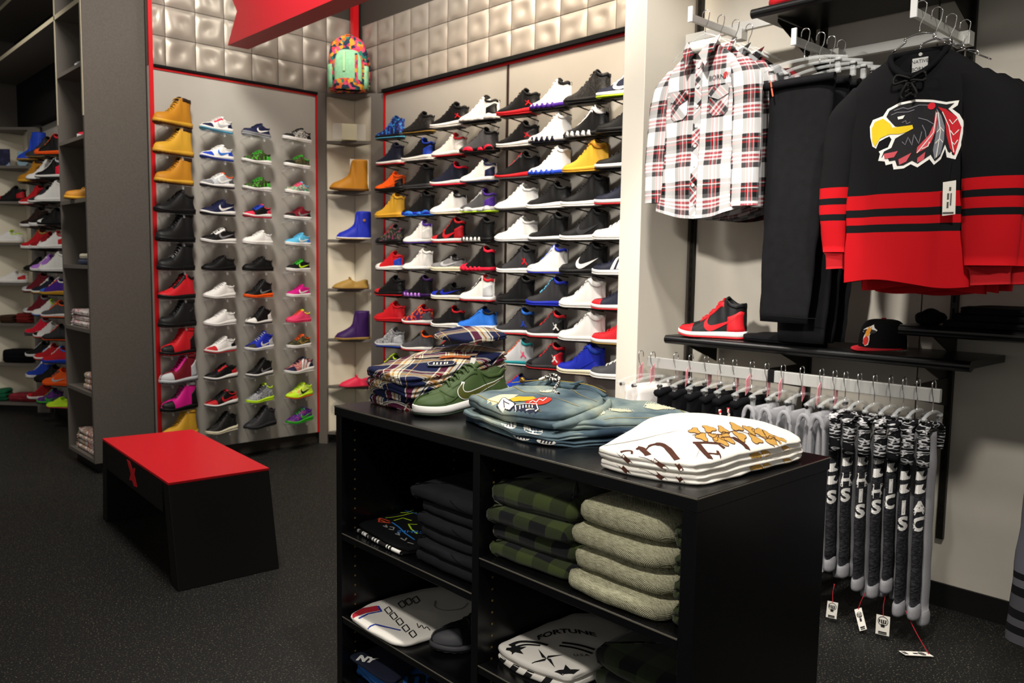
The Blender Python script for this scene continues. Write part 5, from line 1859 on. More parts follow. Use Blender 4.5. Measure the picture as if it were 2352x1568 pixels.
# hang tags on red strings
M_card = mat('tag_card', 'e6e2d8', .7)
M_ink = mat('tag_black_ink', '1c1c1c', .7)
M_string = mat('red_string', 'a8202c', .7)
for lb, c, ex, ey, w, h, top in (('white paper tag hanging leftmost below the printed sweatpants', (3.10, 1.425, .055), (.25, -.95, 0), (0, -.06, 1), .020, .034, (3.11, 1.425, .16)),
                                 ('tilted white paper tag second from left below the printed sweatpants', (3.10, 1.310, .055), (.3, -.80, .45), (.2, .40, .88), .014, .040, (3.12, 1.30, .17)),
                                 ('white paper tag with round seal below the printed sweatpants', (3.10, 1.225, .060), (.25, -.96, 0), (0, 0, 1), .024, .038, (3.11, 1.225, .18)),
                                 ('white paper tag lying flat rightmost below the printed sweatpants', (3.06, 1.085, .012), (.1, .30, .03), (.55, -.60, .0), .015, .050, (3.11, 1.150, .14))):
    c, ex, ey = np.array(c), np.array(ex), np.array(ey)
    ex, ey = ex / np.linalg.norm(ex), ey / np.linalg.norm(ey)
    n = np.cross(ex, ey)
    if n[0] > 0:
        n = -n
    t = thing('hang_tag', lb, 'tag', tuple(c), group='paper tags of the printed sweatpants')
    MB().obox(c, ex * w, ey * h, n * .0006).build('card', M_card, t)
    g = MB()
    up = n if n[0] < 0 or n[2] > 0 else -n
    if abs(n[2]) > .8:
        up = np.array([0, 0, 1.0])
    pr = lambda a, b, ww, hh: g.obox(c + ex * a * w + ey * b * h + up * .0009, ex * w * ww, ey * h * hh, up * .0002)
    pr(0, -.05, .28, .16)
    pr(0, -.72, .62, .07)
    pr(0, -.88, .62, .05)
    pr(.1, .22, .4, .04)
    for a in np.linspace(0, 2 * PI, 17)[:-1]:
        p = c + ex * w * .72 * math.cos(a) + ey * (h * .42 + w * .72 * math.sin(a)) + up * .0009
        tn = -ex * math.sin(a) + ey * math.cos(a)
        g.obox(p, tn * w * .16, np.cross(up, tn) * w * .05, up * .0002)
    for a in (-.5, -.2, .1, .4):
        pr(a, .42, .10, .16)
    g.build('print', M_ink, t)
    e = c + ey * h * .9
    MB().tube(spl([top, (top + e) / 2 + np.array([-.004, .002, 0]), e], 4), .0016, 5).build('string', M_string, t, smooth=True)

# striped garment at the right edge
t = thing('striped_tee', 'long grey tee with black stripes at the hem hanging at the right edge', 'shirt', (2.72, .47, .31))
M_stripe = bands('striped_hem', [(0, '46464a'), (.02, '0d0d0f'), (.045, '46464a'), (.07, '0d0d0f'), (.095, '46464a'), (.14, '0d0d0f'), (.165, '55555a'), (.19, '0d0d0f'), (.21, '55555c'), (.535, '0d0d0f')], .95, 1, 1.0, -.315)
lv = [(z, .215 + .03 * smoothstep(.95, .31, z) - .08 * smoothstep(.95, 1.3, z), .045, 0) for z in np.linspace(.31, 1.28, 26)]
g = loft_garment(lv, 40, 5, .012, 2.72, .47)
g.build('body', M_stripe, t, smooth=True)
MB().tube(spl([(2.72, .35, 1.29), (2.72, .47, 1.34), (2.72, .59, 1.29)], 5), .008, 8).build('hanger_arm', M_clear, t)

# ================================================================== DISPLAY UNIT
BX0, BX1, BY0, BY1, BZ = 1.355, 1.905, .905, 2.266, .95
du = thing('display_unit', 'black open display unit with shelves of folded clothes in the foreground', 'shelf unit', ((BX0 + BX1) / 2, (BY0 + BY1) / 2, 0))
MB().box(BX0 - .004, BX1 + .004, BY0 - .004, BY1 + .004, .918, BZ).build('top_board', M_black, du, bevel=.0025)
MB().box(BX0, BX1, BY0, BY0 + .036, 0, .9175).build('side_panel', M_black, du, bevel=.0015)
MB().box(BX0, BX1, BY1 - .030, BY1, 0, .9175).build('side_panel', M_black, du, bevel=.0015)
MB().box(BX0, BX1 - .012, 1.565, 1.591, .05, .9175).build('divider', M_black, du, bevel=.0015)
MB().box(BX1 - .01, BX1 - .002, BY0 + .037, BY1 - .031, .05, .9175).build('back_panel', M_black, du)
MB().box(BX0 + .03, BX1 - .03, BY0 + .037, BY1 - .031, 0, .045).build('plinth', M_black, du)
SHL = (('L', .541), ('L', .265), ('R', .646), ('R', .355))
for s, z in SHL:
    a, b = (1.593, 2.234) if s == 'L' else (.943, 1.563)
    MB().box(BX0 + .002, BX1 - .013, a, b, z - .024, z).build('shelf', M_black, du, bevel=.0015)
MB().box(BX0 + .002, BX1 - .013, .943, 2.234, .046, .058).build('bottom_board', M_black, du)
M_edge_hl = mat('board_edge_highlight', '5c584e', .35, spec=.5)  # highlight along the board edges, put in as thin lighter strips
MB().box(BX0 - .0052, BX0 - .0035, BY0 - .003, BY1 + .003, BZ - .0042, BZ - .0008).build('edge_highlight', M_edge_hl, du)
MB().box(BX0 - .003, BX1 + .003, BY0 - .0052, BY0 - .0035, BZ - .0032, BZ - .0012).build('edge_highlight', M_edge_hl, du)
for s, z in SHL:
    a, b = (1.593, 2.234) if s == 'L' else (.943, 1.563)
    MB().box(BX0 + .0004, BX0 + .0024, a, b, z - .0035, z - .0008).build('edge_highlight', M_edge_hl, du)
ph = MB()
for y in (2.2355, 1.5645):
    for x in (BX0 + .05, BX1 - .09):
        for k in range(26):
            z = .10 + k * .032
            ph.box(x - .0025, x + .0025, y - .0012, y + .0004, z - .0025, z + .0025)
o = ph.build('pin_holes', mat('pin_hole_brass', '8a7640', .4, .6), du)
o['kind'] = 'stuff'

# ---------------------------------------------------------------- on the unit's top
FS = [(0, '1c2244'), (.20, 'e8dfc8'), (.235, '1c2244'), (.26, 'e8dfc8'), (.30, 'c9a05a'), (.40, 'e8dfc8'), (.44, '141628'), (.47, 'e8dfc8'), (.50, '6e1c28'), (.60, 'e8dfc8'), (.63, '141628'), (.655, 'e8dfc8'), (.69, '1c2244')]
FT = [(0, '1c2244'), (.28, 'c9a05a'), (.30, '1c2244'), (.42, 'f0e8d4'), (.455, '1c2244'), (.48, 'f0e8d4'), (.56, 'c08a3c'), (.60, 'f0e8d4'), (.66, '6e1c28'), (.80, 'f0e8d4'), (.83, '1c2244')]
M_fl = [plaid('flannel_%d' % k, .14, .17, FS, FT, off=(.21 * k, .37 * k)) for k in range(4)]
dflan = lambda x, y: .055 * smoothstep(1.42, 1.86, x) - .012 * smoothstep(2.12, 2.0, y)
FL = ('lowest', 'second lowest', 'second highest', 'topmost')
off_ = ((.0, .0), (.004, .012), (-.012, .0), (-.016, -.006))
for k in range(4):
    ox, oy = off_[k]
    y0 = 2.035 if k < 2 else 1.985
    ol = [(1.465 + ox, 2.25 + oy), (1.450 + ox, 2.14), (1.462 + ox, y0 + .02), (1.51 + ox, y0), (1.70, y0 - .02), (1.86, y0 + .02), (1.885, 2.12), (1.865, 2.235), (1.68, 2.262), (1.50 + ox, 2.262 + oy)]
    hh = (.026, .026, .030, .034)[k]
    z0 = .951 + (0, .027, .054, .085)[k]
    t, s, tr_ = folded('folded_flannel', FL[k] + ' navy and cream plaid flannel shirt in the stack on the display unit', 'shirt', 'plaid flannel stack', ol, z0, hh, M_fl[k], layers=2, fold=(-.8, .6), seed=k * 1.7, uvrot=.35 + .1 * k, drape=dflan, wob=.004, dome=.004, notch=.7)
    if k == 3:
        uvb = MB()
        v2, f = fill2d([[(-.10, .02), (-.05, -.012), (.12, .0), (.13, .03), (.02, .05), (-.06, .045)]], .02)
        decal(uvb, (v2, f), (1.64, 2.10, 1.4), (.77, -.64, 0), (.64, .77, 0), (0, 0, -1), tr_, .004)
        uvb.uv = {i: (v2[i][0] * 1.0 + .4, v2[i][1] + .2) for i in range(len(v2))}
        uvb.build('pocket', M_fl[1], t, smooth=True)
        g = MB()
        decal(g, fill2d([[(-.045, -.018), (.04, -.022), (.048, .0), (.036, .018), (-.03, .02), (-.05, .004)]], .012), (1.60, 2.035, 1.4), (.77, -.64, 0), (.64, .77, 0), (0, 0, -1), tr_, .006)
        g.build('badge', mat('badge_navy', '1a1e3c', .8), t)
        g = MB()
        for x_ in (-.024, -.014, -.002, .010, .018):
            decal(g, stroke2d([(x_, -.008), (x_ + .001, .008)], .005, .005), (1.597, 2.034, 1.4), (.77, -.64, 0), (.64, .77, 0), (0, 0, -1), tr_, .008)
        decal(g, stroke2d([(-.040, -.015), (.035, -.018), (.042, .0), (.032, .014), (-.027, .016), (-.045, .003)], .002, .01, True), (1.60, 2.035, 1.4), (.77, -.64, 0), (.64, .77, 0), (0, 0, -1), tr_, .008)
        g.build('badge_stitching', mat('badge_white', 'e0dcd0', .8), t)
        g = MB()
        decal(g, fill2d([[(-.05, -.012), (.05, -.014), (.055, .006), (-.04, .012)]], .012), (1.665, 2.055, 1.4), (.77, -.64, 0), (.64, .77, 0), (0, 0, -1), tr_, .006)
        g.build('badge', mat('badge_rust', 'b05a20', .8), t)
        cs = slab([(1.70, 2.215), (1.665, 2.13), (1.70, 2.03), (1.79, 1.985), (1.855, 2.0), (1.87, 2.11), (1.84, 2.225)], 1.116, .016, layers=2, seed=9, fold=(-1, -.4), uvrot=1.1, drape=dflan, wob=.003)
        cs.build('collar', M_fl[2], t, smooth=True)

# green low-top with outlined side mark
hd = math.radians(170)
hx, hy = 1.432 - .325 * math.cos(hd), 1.950 - .325 * math.sin(hd)
gs = make_shoe('sneaker', 'court', 'f W q f f f f f wl +oW', 'olive green suede sneaker with white midsole on the display unit', 'shoe', (hx, hy, .9815), hd, None, 1.12, 1.08)
gs.rotation_euler = (0, math.radians(6), hd)
sh = ALLSHOES['court']
lb = MB()
p = np.array([.345, 0, hsm(sh.p['H'], .37) + .05])
lb.obox((.352 * LEN, 0, p[2] * LEN - .002), (-.005, 0, .009), (0, .012, 0), (.0012, 0, .0006))
o = lb.build('tongue_label', mat('tongue_label_white', 'e8e6de', .7), None)
o.parent = gs
g = MB()
G = []
for i in range(9):
    s = .06 + .26 * i / 8
    w = min(sh.yr(s) * .86, .1)
    G.append([(s * LEN, a * w * LEN, (sh.zs(s) + .075) * LEN) for a in (-1, -.5, 0, .5, 1)])
g.grid(G)
o = g.build('insole', mat('insole_white', 'e6e0da', .7), None)
o.parent = gs
st = MB()
for sg in (1, -1):
    for path in ([(.66, .30 + .0), (.70, .42), (.73, .60), (.74, .80), (.745, 1.0)], [(.30, .05), (.29, .3), (.30, .6), (.33, .9)], [(.98, .20), (.90, .16), (.80, .15), (.70, .20), (.62, .28)]):
        pts = []
        for s, tt in spl(path, 5):
            q_ = np.array(sh.P(s, tt)) + sh.N(s, tt) * .009
            pts.append((q_[0] * LEN, sg * q_[1] * LEN, q_[2] * LEN))
        st.tube(pts, .0009, 4)
o = st.build('seam_stitching', mat('seam_green', '3a5028', .8), None)
o.parent = gs

# ---- jeans
M_den = noise_mat('washed_denim', [(0, '1c2634'), (.34, '364652'), (.48, '5c6e76'), (.60, '8a9892'), (.74, 'bcbea4'), (.88, 'd8d6ba')], 5, .9, detail=6, interp='LINEAR', bump=.25, spec=.12)
M_den2 = noise_mat('deep_denim', [(0, '18222e'), (.40, '2e3e4c'), (.56, '566a74'), (.74, '8a9892')], 6, .9, detail=6, interp='LINEAR', bump=.25, spec=.12)
M_thread = mat('ochre_thread', 'a08a3c', .8)
dj = lambda x, y: .012 * smoothstep(1.50, 1.72, x) * smoothstep(1.25, 1.7, y) + .010 * smoothstep(1.72, 1.86, x)
J0 = [(1.515, 1.825), (1.475, 1.70), (1.435, 1.50), (1.452, 1.395), (1.585, 1.325), (1.78, 1.215), (1.845, 1.26), (1.86, 1.40), (1.80, 1.60), (1.71, 1.745), (1.60, 1.81)]
sc_ = lambda P, k, dx, dy: [(1.65 + (a - 1.65) * k + dx, 1.56 + (b - 1.56) * k + dy) for a, b in P]
jb, s0, t0 = folded('folded_jeans', 'lowest folded jeans with white patches in the denim stack', 'jeans', 'folded jeans stack', J0, .951, .016, M_den2, layers=2, fold=(-.9, .3), seed=2, drape=dj, notch=.8, wob=.006)
jm, s1, t1 = folded('folded_jeans', 'middle folded jeans in the denim stack on the display unit', 'jeans', 'folded jeans stack', sc_(J0, .99, -.010, .004), .9685, .016, M_den, layers=2, fold=(-.9, .3), seed=4, drape=dj, notch=.8, wob=.006)
jt = thing('folded_jeans', 'topmost washed ripped jeans with patches and waistband on the denim stack', 'jeans', (1.6, 1.5, 1.012), group='folded jeans stack')
JL_ = [(1.50, 1.62), (1.470, 1.45), (1.50, 1.395), (1.60, 1.33), (1.785, 1.205), (1.84, 1.25), (1.85, 1.40), (1.80, 1.55), (1.62, 1.66)]
s2 = slab(JL_, .986, .024, layers=2, fold=(.3, -.95), seed=6, drape=dj, notch=.5, wob=.006)
s2.build('leg', M_den, jt, smooth=True)
JT = [(1.510, 1.805), (1.470, 1.70), (1.437, 1.52), (1.450, 1.425), (1.52, 1.405), (1.66, 1.43), (1.745, 1.48), (1.755, 1.58), (1.70, 1.73), (1.60, 1.79)]
dj2 = lambda x, y: dj(x, y) + .004
s3 = slab(JT, .988, .042, layers=2, fold=(-.9, .3), seed=8, drape=dj2, dome=.010, notch=.35, wob=.007)
s3.build('seat', M_den, jt, smooth=True)
t3, t2 = bvh(s3), bvh(s2)
rl_ = spl([(1.462, 1.408, 1.000), (1.53, 1.392, 1.010), (1.61, 1.405, 1.016), (1.69, 1.430, 1.022), (1.75, 1.470, 1.030)], 6)
MB().tube(rl_, [.006 + .010 * math.sin(PI * min(1, (i_ + 1) / len(rl_))) for i_ in range(len(rl_))], 10, flat=.9).build('rolled_fold', M_den, jt, smooth=True)
rl_ = spl([(1.478, 1.40, .976), (1.55, 1.352, .980), (1.63, 1.315, .984), (1.70, 1.285, .982), (1.64, 1.35, .985)], 6)
MB().tube(rl_, [.005 + .007 * math.sin(PI * min(1, (i_ + 1) / len(rl_))) for i_ in range(len(rl_))], 10, flat=.9).build('rolled_fold', M_den2, jm, smooth=True)
RX, RY = (.77, -.64, 0), (.64 * 2.1, .77 * 2.1, 0)
DN = (0, 0, -1)


def top_print(parent, tree, nm, geo, pos, m, off=.0015, ex=RX, ey=RY):
    g = MB()
    for q_ in (geo if isinstance(geo, list) else [geo]):
        decal(g, q_, (pos[0], pos[1], 1.5), ex, ey, DN, tree, off)
    return g.build(nm, m, parent, smooth=True)


# waistband with button, loops and cord along the back edge
wb = spl([(1.655, 1.765, 1.048), (1.715, 1.715, 1.056), (1.750, 1.640, 1.058), (1.768, 1.56, 1.055), (1.755, 1.485, 1.046)], 8)
MB().tube([q_ - np.array([0, 0, .007]) for q_ in wb], [.016 * min(1, .35 + .9 * math.sin(PI * i_ / (len(wb) - 1))) for i_ in range(len(wb))], 10, flat=.75).build('waistband', M_den2, jt, smooth=True)
MB().tube([p + np.array([-.012, -.008, .008]) for p in wb], .0013, 5).build('waist_stitch', M_thread, jt, smooth=True)
MB().tube([(1.672, 1.742, 1.060), (1.668, 1.738, 1.067)], .009, 14).build('button', mat('brass_button', '9a7a3c', .35, .9), jt, smooth=True)
for q_ in ((1.722, 1.675), (1.745, 1.59)):
    MB().obox((q_[0], q_[1], 1.066), (.024, .0, .002), (0, .006, 0), (0, 0, .002)).build('belt_loop', M_den2, jt, bevel=.001)
cord = noise_mat('black_white_cord', [(0, '121212'), (.5, 'e8e4dc')], 150, .8)
MB().tube(spl([(1.70, 1.70, 1.066), (1.73, 1.675, 1.082), (1.735, 1.65, 1.074), (1.71, 1.645, 1.068), (1.705, 1.67, 1.076), (1.72, 1.64, 1.066), (1.66, 1.60, 1.052), (1.64, 1.56, 1.048)], 6), .0042, 6).build('drawcord', cord, jt, smooth=True)
cream = mat('frayed_cream', 'd8d2b0', .95, bump=.5, bscale=220)
wpatch = mat('patch_white', 'e2dfd6', .85)
npatch = mat('patch_navy', '1e2238', .85)
spade = [tuple(q_) for q_ in bez([(0, .026), (.012, .014), (.024, .002), (.024, -.012), (.013, -.016), (.005, -.010), (.009, -.026), (-.009, -.026), (-.005, -.010), (-.013, -.016), (-.024, -.012), (-.024, .002), (-.012, .014)], 3)]
pj = lambda px, py, z=1.034, tr=None: on(tr or t3, px, py, z)
a = pj(1158, 936)
top_print(jt, t3, 'patch_border', fill2d([[(x * 1.22, y * 1.18) for x, y in spade]], .005), a, npatch, .0018)
top_print(jt, t3, 'spade_patch', fill2d([spade], .005), a, wpatch, .0040)
top_print(jt, t3, 'patch_stitching', [stroke2d([(x * .45, y * .45) for x, y in [(-.03, 0), (0, .03), (.03, 0), (0, -.03), (-.03, 0)]], .002, .01), stroke2d([(0, -.02), (0, .018)], .002, .005)], a, npatch, .0054)
a = pj(1210, 938)
sq = [(-.028, .018), (.028, .018), (.028, -.008), (.014, -.022), (-.014, -.022), (-.028, -.008)]
top_print(jt, t3, 'patch_border', fill2d([[(x * 1.15, y * 1.2) for x, y in sq]], .005), a, npatch, .0018)
top_print(jt, t3, 'shield_patch', stroke2d(sq, .003, .005, True), a, wpatch, .0036)
top_print(jt, t3, 'patch_lettering', [stroke2d([(x_, .0), (x_ + .002, .013)], .003, .004) for x_ in (-.018, -.010, -.002, .006, .014)] + [stroke2d([(-.018, -.007), (.018, -.007)], .003, .006)], a, wpatch, .003)
a = pj(1236, 923)
oval = [(.036 * math.cos(q_), .014 * math.sin(q_)) for q_ in np.linspace(0, 2 * PI, 20)[:-1]]
top_print(jt, t3, 'red_patch', fill2d([oval], .008), a, mat('patch_red', 'b83222', .85), .0025)
top_print(jt, t3, 'patch_lettering', stroke2d([(-.024, -.004), (-.014, .006), (-.006, -.005), (.004, .006), (.012, -.004), (.024, .005)], .0028, .006), a, wpatch, .004)
a = pj(1200, 917)
top_print(jt, t3, 'yellow_patch', fill2d([[(-.034, .002), (-.010, .010), (.030, .006), (.036, -.004), (.0, -.010), (-.026, -.008)]], .008), a, mat('patch_yellow', 'd8a828', .85), .002)
top_print(jt, t3, 'white_wear', fill2d([[(-.05, .01), (.0, .018), (.05, .006), (.03, -.012), (-.03, -.014)]], .01), pj(1150, 915), cream, .0012)
rndj = random.Random(5)


def rip(px, py, w, h, ex, ey, tree, z):
    a = pj(px, py, z, tree)
    poly = [(w * math.cos(q_) * rndj.uniform(.75, 1.1), h * math.sin(q_) * rndj.uniform(.7, 1.15)) for q_ in np.linspace(0, 2 * PI, 26)[:-1]]
    top_print(jt, tree, 'frayed_rip', fill2d([poly], .01), a, cream, .0014, ex, ey)
    th = [stroke2d([(x_, -h * rndj.uniform(.6, 1.25)), (x_ + rndj.uniform(-.003, .003), h * rndj.uniform(.6, 1.25))], .0012, .006) for x_ in np.linspace(-w * .9, w * .9, 14)]
    top_print(jt, tree, 'frayed_threads', th, a, mat('thread_white', 'ece8d8', .9), .0026, ex, ey)


rip(1515, 935, .045, .022, (.35, -.94, 0), (.94, .35, 0), t2, 1.025)
rip(1425, 943, .036, .022, (.75, -.66, 0), (.66, .75, 0), t2, 1.025)
rip(1360, 950, .034, .024, (.75, -.66, 0), (.66, .75, 0), t2, 1.025)
rip(1255, 900, .020, .008, RX, RY, t3, 1.045)
for seam in ([(1.505, 1.78), (1.47, 1.62), (1.462, 1.45)], [(1.64, 1.75), (1.60, 1.66), (1.575, 1.55), (1.58, 1.43)], [(1.72, 1.60), (1.69, 1.53), (1.675, 1.45)]):
    top_print(jt, t3, 'seam_stitch', stroke2d(spl(seam, 5), .0022, .01), (0, 0), M_thread, .0018, (1, 0, 0), (0, 1, 0))
top_print(jt, t2, 'seam_stitch', stroke2d(spl([(1.60, 1.36), (1.70, 1.285), (1.79, 1.235), (1.83, 1.29)], 5), .0025, .01), (0, 0), M_thread, .0018, (1, 0, 0), (0, 1, 0))
for par, tree, z, px in ((jm, t1, .986, 1168), (jb, t0, .963, 1195)):
    d = np.array([.67, .74, 0])
    e = np.array([.74, -.67, 0])
    g, g2 = MB(), MB()
    c0 = at(px, 968 if par is jm else 988, 2, z) - d * .3
    decal(g, fill2d([ell(0, 0, .021, .0075)], .004), c0, e, (0, 0, 1), d, tree, .002)
    decal(g, fill2d([ell(.062, -.001, .024, .0065)], .004), c0, e, (0, 0, 1), d, tree, .002)
    g.build('white_patch', wpatch, par, smooth=True)
    for k_ in range(4):
        decal(g2, stroke2d([(-.013 + .008 * k_, -.004), (-.010 + .007 * k_, .004)], .0025, .004), c0, e, (0, 0, 1), d, tree, .003)
        decal(g2, stroke2d([(.048 + .008 * k_, -.004), (.052 + .008 * k_, .003)], .003, .004), c0, e, (0, 0, 1), d, tree, .003)
    g2.build('patch_lettering', npatch, par, smooth=True)

# ---- white tees
M_tee = mat('white_jersey_cotton', 'e9e5dc', .92, spec=.1, bump=.12, bscale=500)
M_brown = mat('brown_print', '4a261a', .85, var=.2, vscale=60)
M_leaf = mat('ochre_leaf_print', 'c09448', .85)
T0 = [(1.385, 1.19), (1.378, 1.08), (1.415, .965), (1.44, .945), (1.62, .925), (1.80, .915), (1.835, .945), (1.83, 1.08), (1.79, 1.19), (1.60, 1.215)]
dt_ = lambda x, y: .034 * smoothstep(.90, 1.06, y) * smoothstep(1.40, 1.64, x) * (1 - .30 * smoothstep(1.70, 1.84, x)) + .003 * math.sin(9 * x + 5 * y)
shf = lambda P, dx, dy, k=1: [(1.6 + (a - 1.6) * k + dx, 1.06 + (b - 1.06) * k + dy) for a, b in P]
trees = []
tees = []
for k, (ol, z0, h, lb) in enumerate(((T0, .951, .024, 'lowest white tee with brown print folded on the display unit'), (shf(T0, -.004, .003, 1.0), .976, .028, 'topmost white tee with brown letters and ochre leaf print'))):
    t, s, tr_ = folded('folded_tee', lb, 'shirt', 'white printed tees', ol, z0, h, M_tee, layers=2, fold=(-.75, .65), seed=k * 2 + 1, drape=dt_, wob=.002, notch=.8, dome=.006)
    trees.append(tr_)
    tees.append(t)
tt = tees[1]


def serif_n():
    out = [stroke2d([(-.026, .038), (-.022, .0), (-.020, -.040)], [.012, .015, .013], .006), stroke2d([(-.036, .030), (-.024, .040)], .006, .004)]
    out += [stroke2d(spl([(-.020, .022), (.0, .040), (.022, .036), (.030, .010), (.030, -.025), (.038, -.040), (.052, -.040)], 5), [.003] * 4 + [.006] * 4 + [.012] * 6 + [.014] * 10 + [.010] * 4 + [.005] * 3, .006)]
    return out


def serif_f():
    return [stroke2d([(-.004, .040), (.0, .0), (.004, -.042)], .015, .006), stroke2d([(-.014, .042), (.05, .036), (.060, .022)], [.006, .006, .010], .006), stroke2d([(.0, .002), (.030, .0), (.036, .012)], [.006, .006, .006], .006),
            stroke2d([(.036, .010), (.034, -.010)], .004, .005), stroke2d([(-.012, -.043), (.022, -.040)], .006, .006)]


pt_ = lambda px, py, z=1.010: on(trees[1], px, py, z)
e1 = np.array([.80, -.60, 0])
e2 = np.array([.60, .80, 0]) * 1.5
sc2 = lambda gs_, k: [([(x * k, y * k) for x, y in v], f) for v, f in gs_]
top_print(tt, trees[1], 'letter', sc2(serif_n(), 1.0), pt_(1512, 1044, 1.010), M_brown, .0015, e1, e2)
top_print(tt, trees[1], 'letter', sc2(serif_f(), .85), pt_(1622, 1043, 1.010), M_brown, .0015, e1, e2)
top_print(tt, trees[1], 'letter', [stroke2d(spl([(-.03, .03), (.0, .036), (.02, .02), (.016, -.01), (.0, -.03)], 5), [.003] * 6 + [.012] * 16, .006)], pt_(1702, 1036), M_brown, .0015, e1, e2)
top_print(tt, trees[1], 'letter', [stroke2d(spl([(-.02, .0), (-.01, .012), (.012, .008), (.004, -.01), (-.012, -.012)], 5), .005, .005)], pt_(1440, 1047), M_brown, .0015, e1, e2)
rl = random.Random(3)
stem = [(1590, 1000), (1620, 995), (1650, 1000), (1690, 990), (1730, 1000), (1770, 1008), (1800, 1022)]
sg_ = [pt_(*p) for p in stem]
top_print(tt, trees[1], 'vine_print', stroke2d(spl(sg_, 6), .0022, .008), (0, 0), M_brown, .0016, (1, 0, 0), (0, 1, 0))
for k, (px, py) in enumerate(((1595, 990), (1612, 1004), (1628, 985), (1640, 1003), (1660, 988), (1668, 1006), (1655, 1012), (1690, 981), (1700, 1003), (1722, 988), (1735, 1010), (1745, 995), (1765, 1000), (1775, 1016), (1795, 1015))):
    a = pt_(px, py)
    r0 = rl.uniform(.010, .015)
    ph0 = rl.uniform(0, 6)
    lf = [(r0 * (1 + .3 * math.cos(3 * q_ + ph0)) * math.cos(q_), r0 * (1 + .3 * math.cos(3 * q_ + ph0)) * math.sin(q_)) for q_ in np.linspace(0, 2 * PI, 19)[:-1]]
    top_print(tt, trees[1], 'leaf_print', fill2d([lf], .008), a, M_leaf, .0014, e1, e2)
    top_print(tt, trees[1], 'leaf_outline', stroke2d(lf, .0012, .008, True), a, M_brown, .0020, e1, e2)
for k, tr_ in ((0, trees[0]), (1, trees[1])):
    z = .963 if k == 0 else .990
    for px, shape in ((1440, [(-.02, .01), (.0, -.004), (.01, -.012)]), (1500, [(-.03, .012), (-.01, .010), (.02, -.006), (.03, -.012)]), (1560, [(-.012, .010), (.004, -.010)])):
        d = np.array([.77, .64, 0])
        e = np.array([.64, -.77, 0])
        c0 = at(px, 1082 if k == 0 else 1062, 2, z) - d * .3
        g = MB()
        decal(g, stroke2d(spl(shape, 4), .009, .004), c0, e, (0, 0, 1), d, tr_, .0015)
        if g.f:
            g.build('side_print', M_brown, tees[k], smooth=True)
    d = np.array([.1, 1, 0])
    e = np.array([1, -.1, 0])
    g = MB()
    for cx_, r_ in ((1.58, .014), (1.62, .010), (1.70, .010)):
        decal(g, fill2d([[(r_ * math.cos(q_) * 1.5, r_ * .7 * math.sin(q_)) for q_ in np.linspace(0, 2 * PI, 12)[:-1]]], .006), (cx_, .6, z), e, (0, 0, 1), d, tr_, .0015)
    g.build('leaf_print', M_leaf, tees[k], smooth=True)

# ---------------------------------------------------------------- inside the unit
# right bay, upper shelf: buffalo fleece and marl knits
M_buf = buffalo('green_buffalo_check', .105, '3d4826', '17181a', .0052)
M_buf_d = buffalo('dim_buffalo_check', .115, '39432a', '17191a', .005)
M_knit = knit('marl_knit')
NM = ('lowest', 'second lowest', 'second highest', 'topmost')
zz = .648
for k in range(4):
    h = (.042, .046, .046, .064)[k]
    o_ = (.0, .010, -.012, .004)[k]
    ol = [(1.385 + o_, 1.555), (1.382 + o_, 1.45), (1.40 + o_, 1.29), (1.44, 1.275), (1.68, 1.270), (1.70, 1.30), (1.70, 1.53), (1.68, 1.556)]
    folded('folded_fleece', NM[k] + ' green and black buffalo check fleece on the upper right shelf', 'shirt', 'buffalo check fleece stack', ol, zz, h, M_buf, layers=1, fold=(-1, 0), seed=k + 20, uvrot=.02, wob=.003, dome=.004, edge=h * .5, uvo=(.03 * k, .052 * k))
    zz += h + .001
zz = .648
for k in range(4):
    h = (.052, .054, .056, .066)[k]
    o_ = (-.006, .004, -.002, .0)[k]
    y1 = (1.268, 1.256, 1.262, 1.240)[k]
    ol = [(1.372 + o_, y1), (1.366 + o_, 1.12), (1.370 + o_, 1.035), (1.388 + o_, 1.000), (1.425, .984), (1.63, .984), (1.665, 1.0), (1.68, 1.035), (1.68, y1 - .045), (1.665, y1 - .01), (1.63, y1), (1.42, y1 + .002)]
    t, s, tr_ = folded('folded_knit', NM[k] + ' oatmeal marl knit top folded on the upper right shelf', 'sweater', 'marl knit stack', ol, zz, h, M_knit, layers=1, fold=(-1, 0), seed=k + 30, wob=.004, dome=.006, edge=h * .5)
    ln = slab([(1.395, .986), (1.388, .965), (1.40, .950), (1.60, .948), (1.62, .960), (1.62, .986)], zz + .004, h * .8, layers=2, seed=k + 40, fold=(0, 1), edge=.012)
    ln.build('check_lining', M_buf, t, smooth=True)
    zz += h + .001
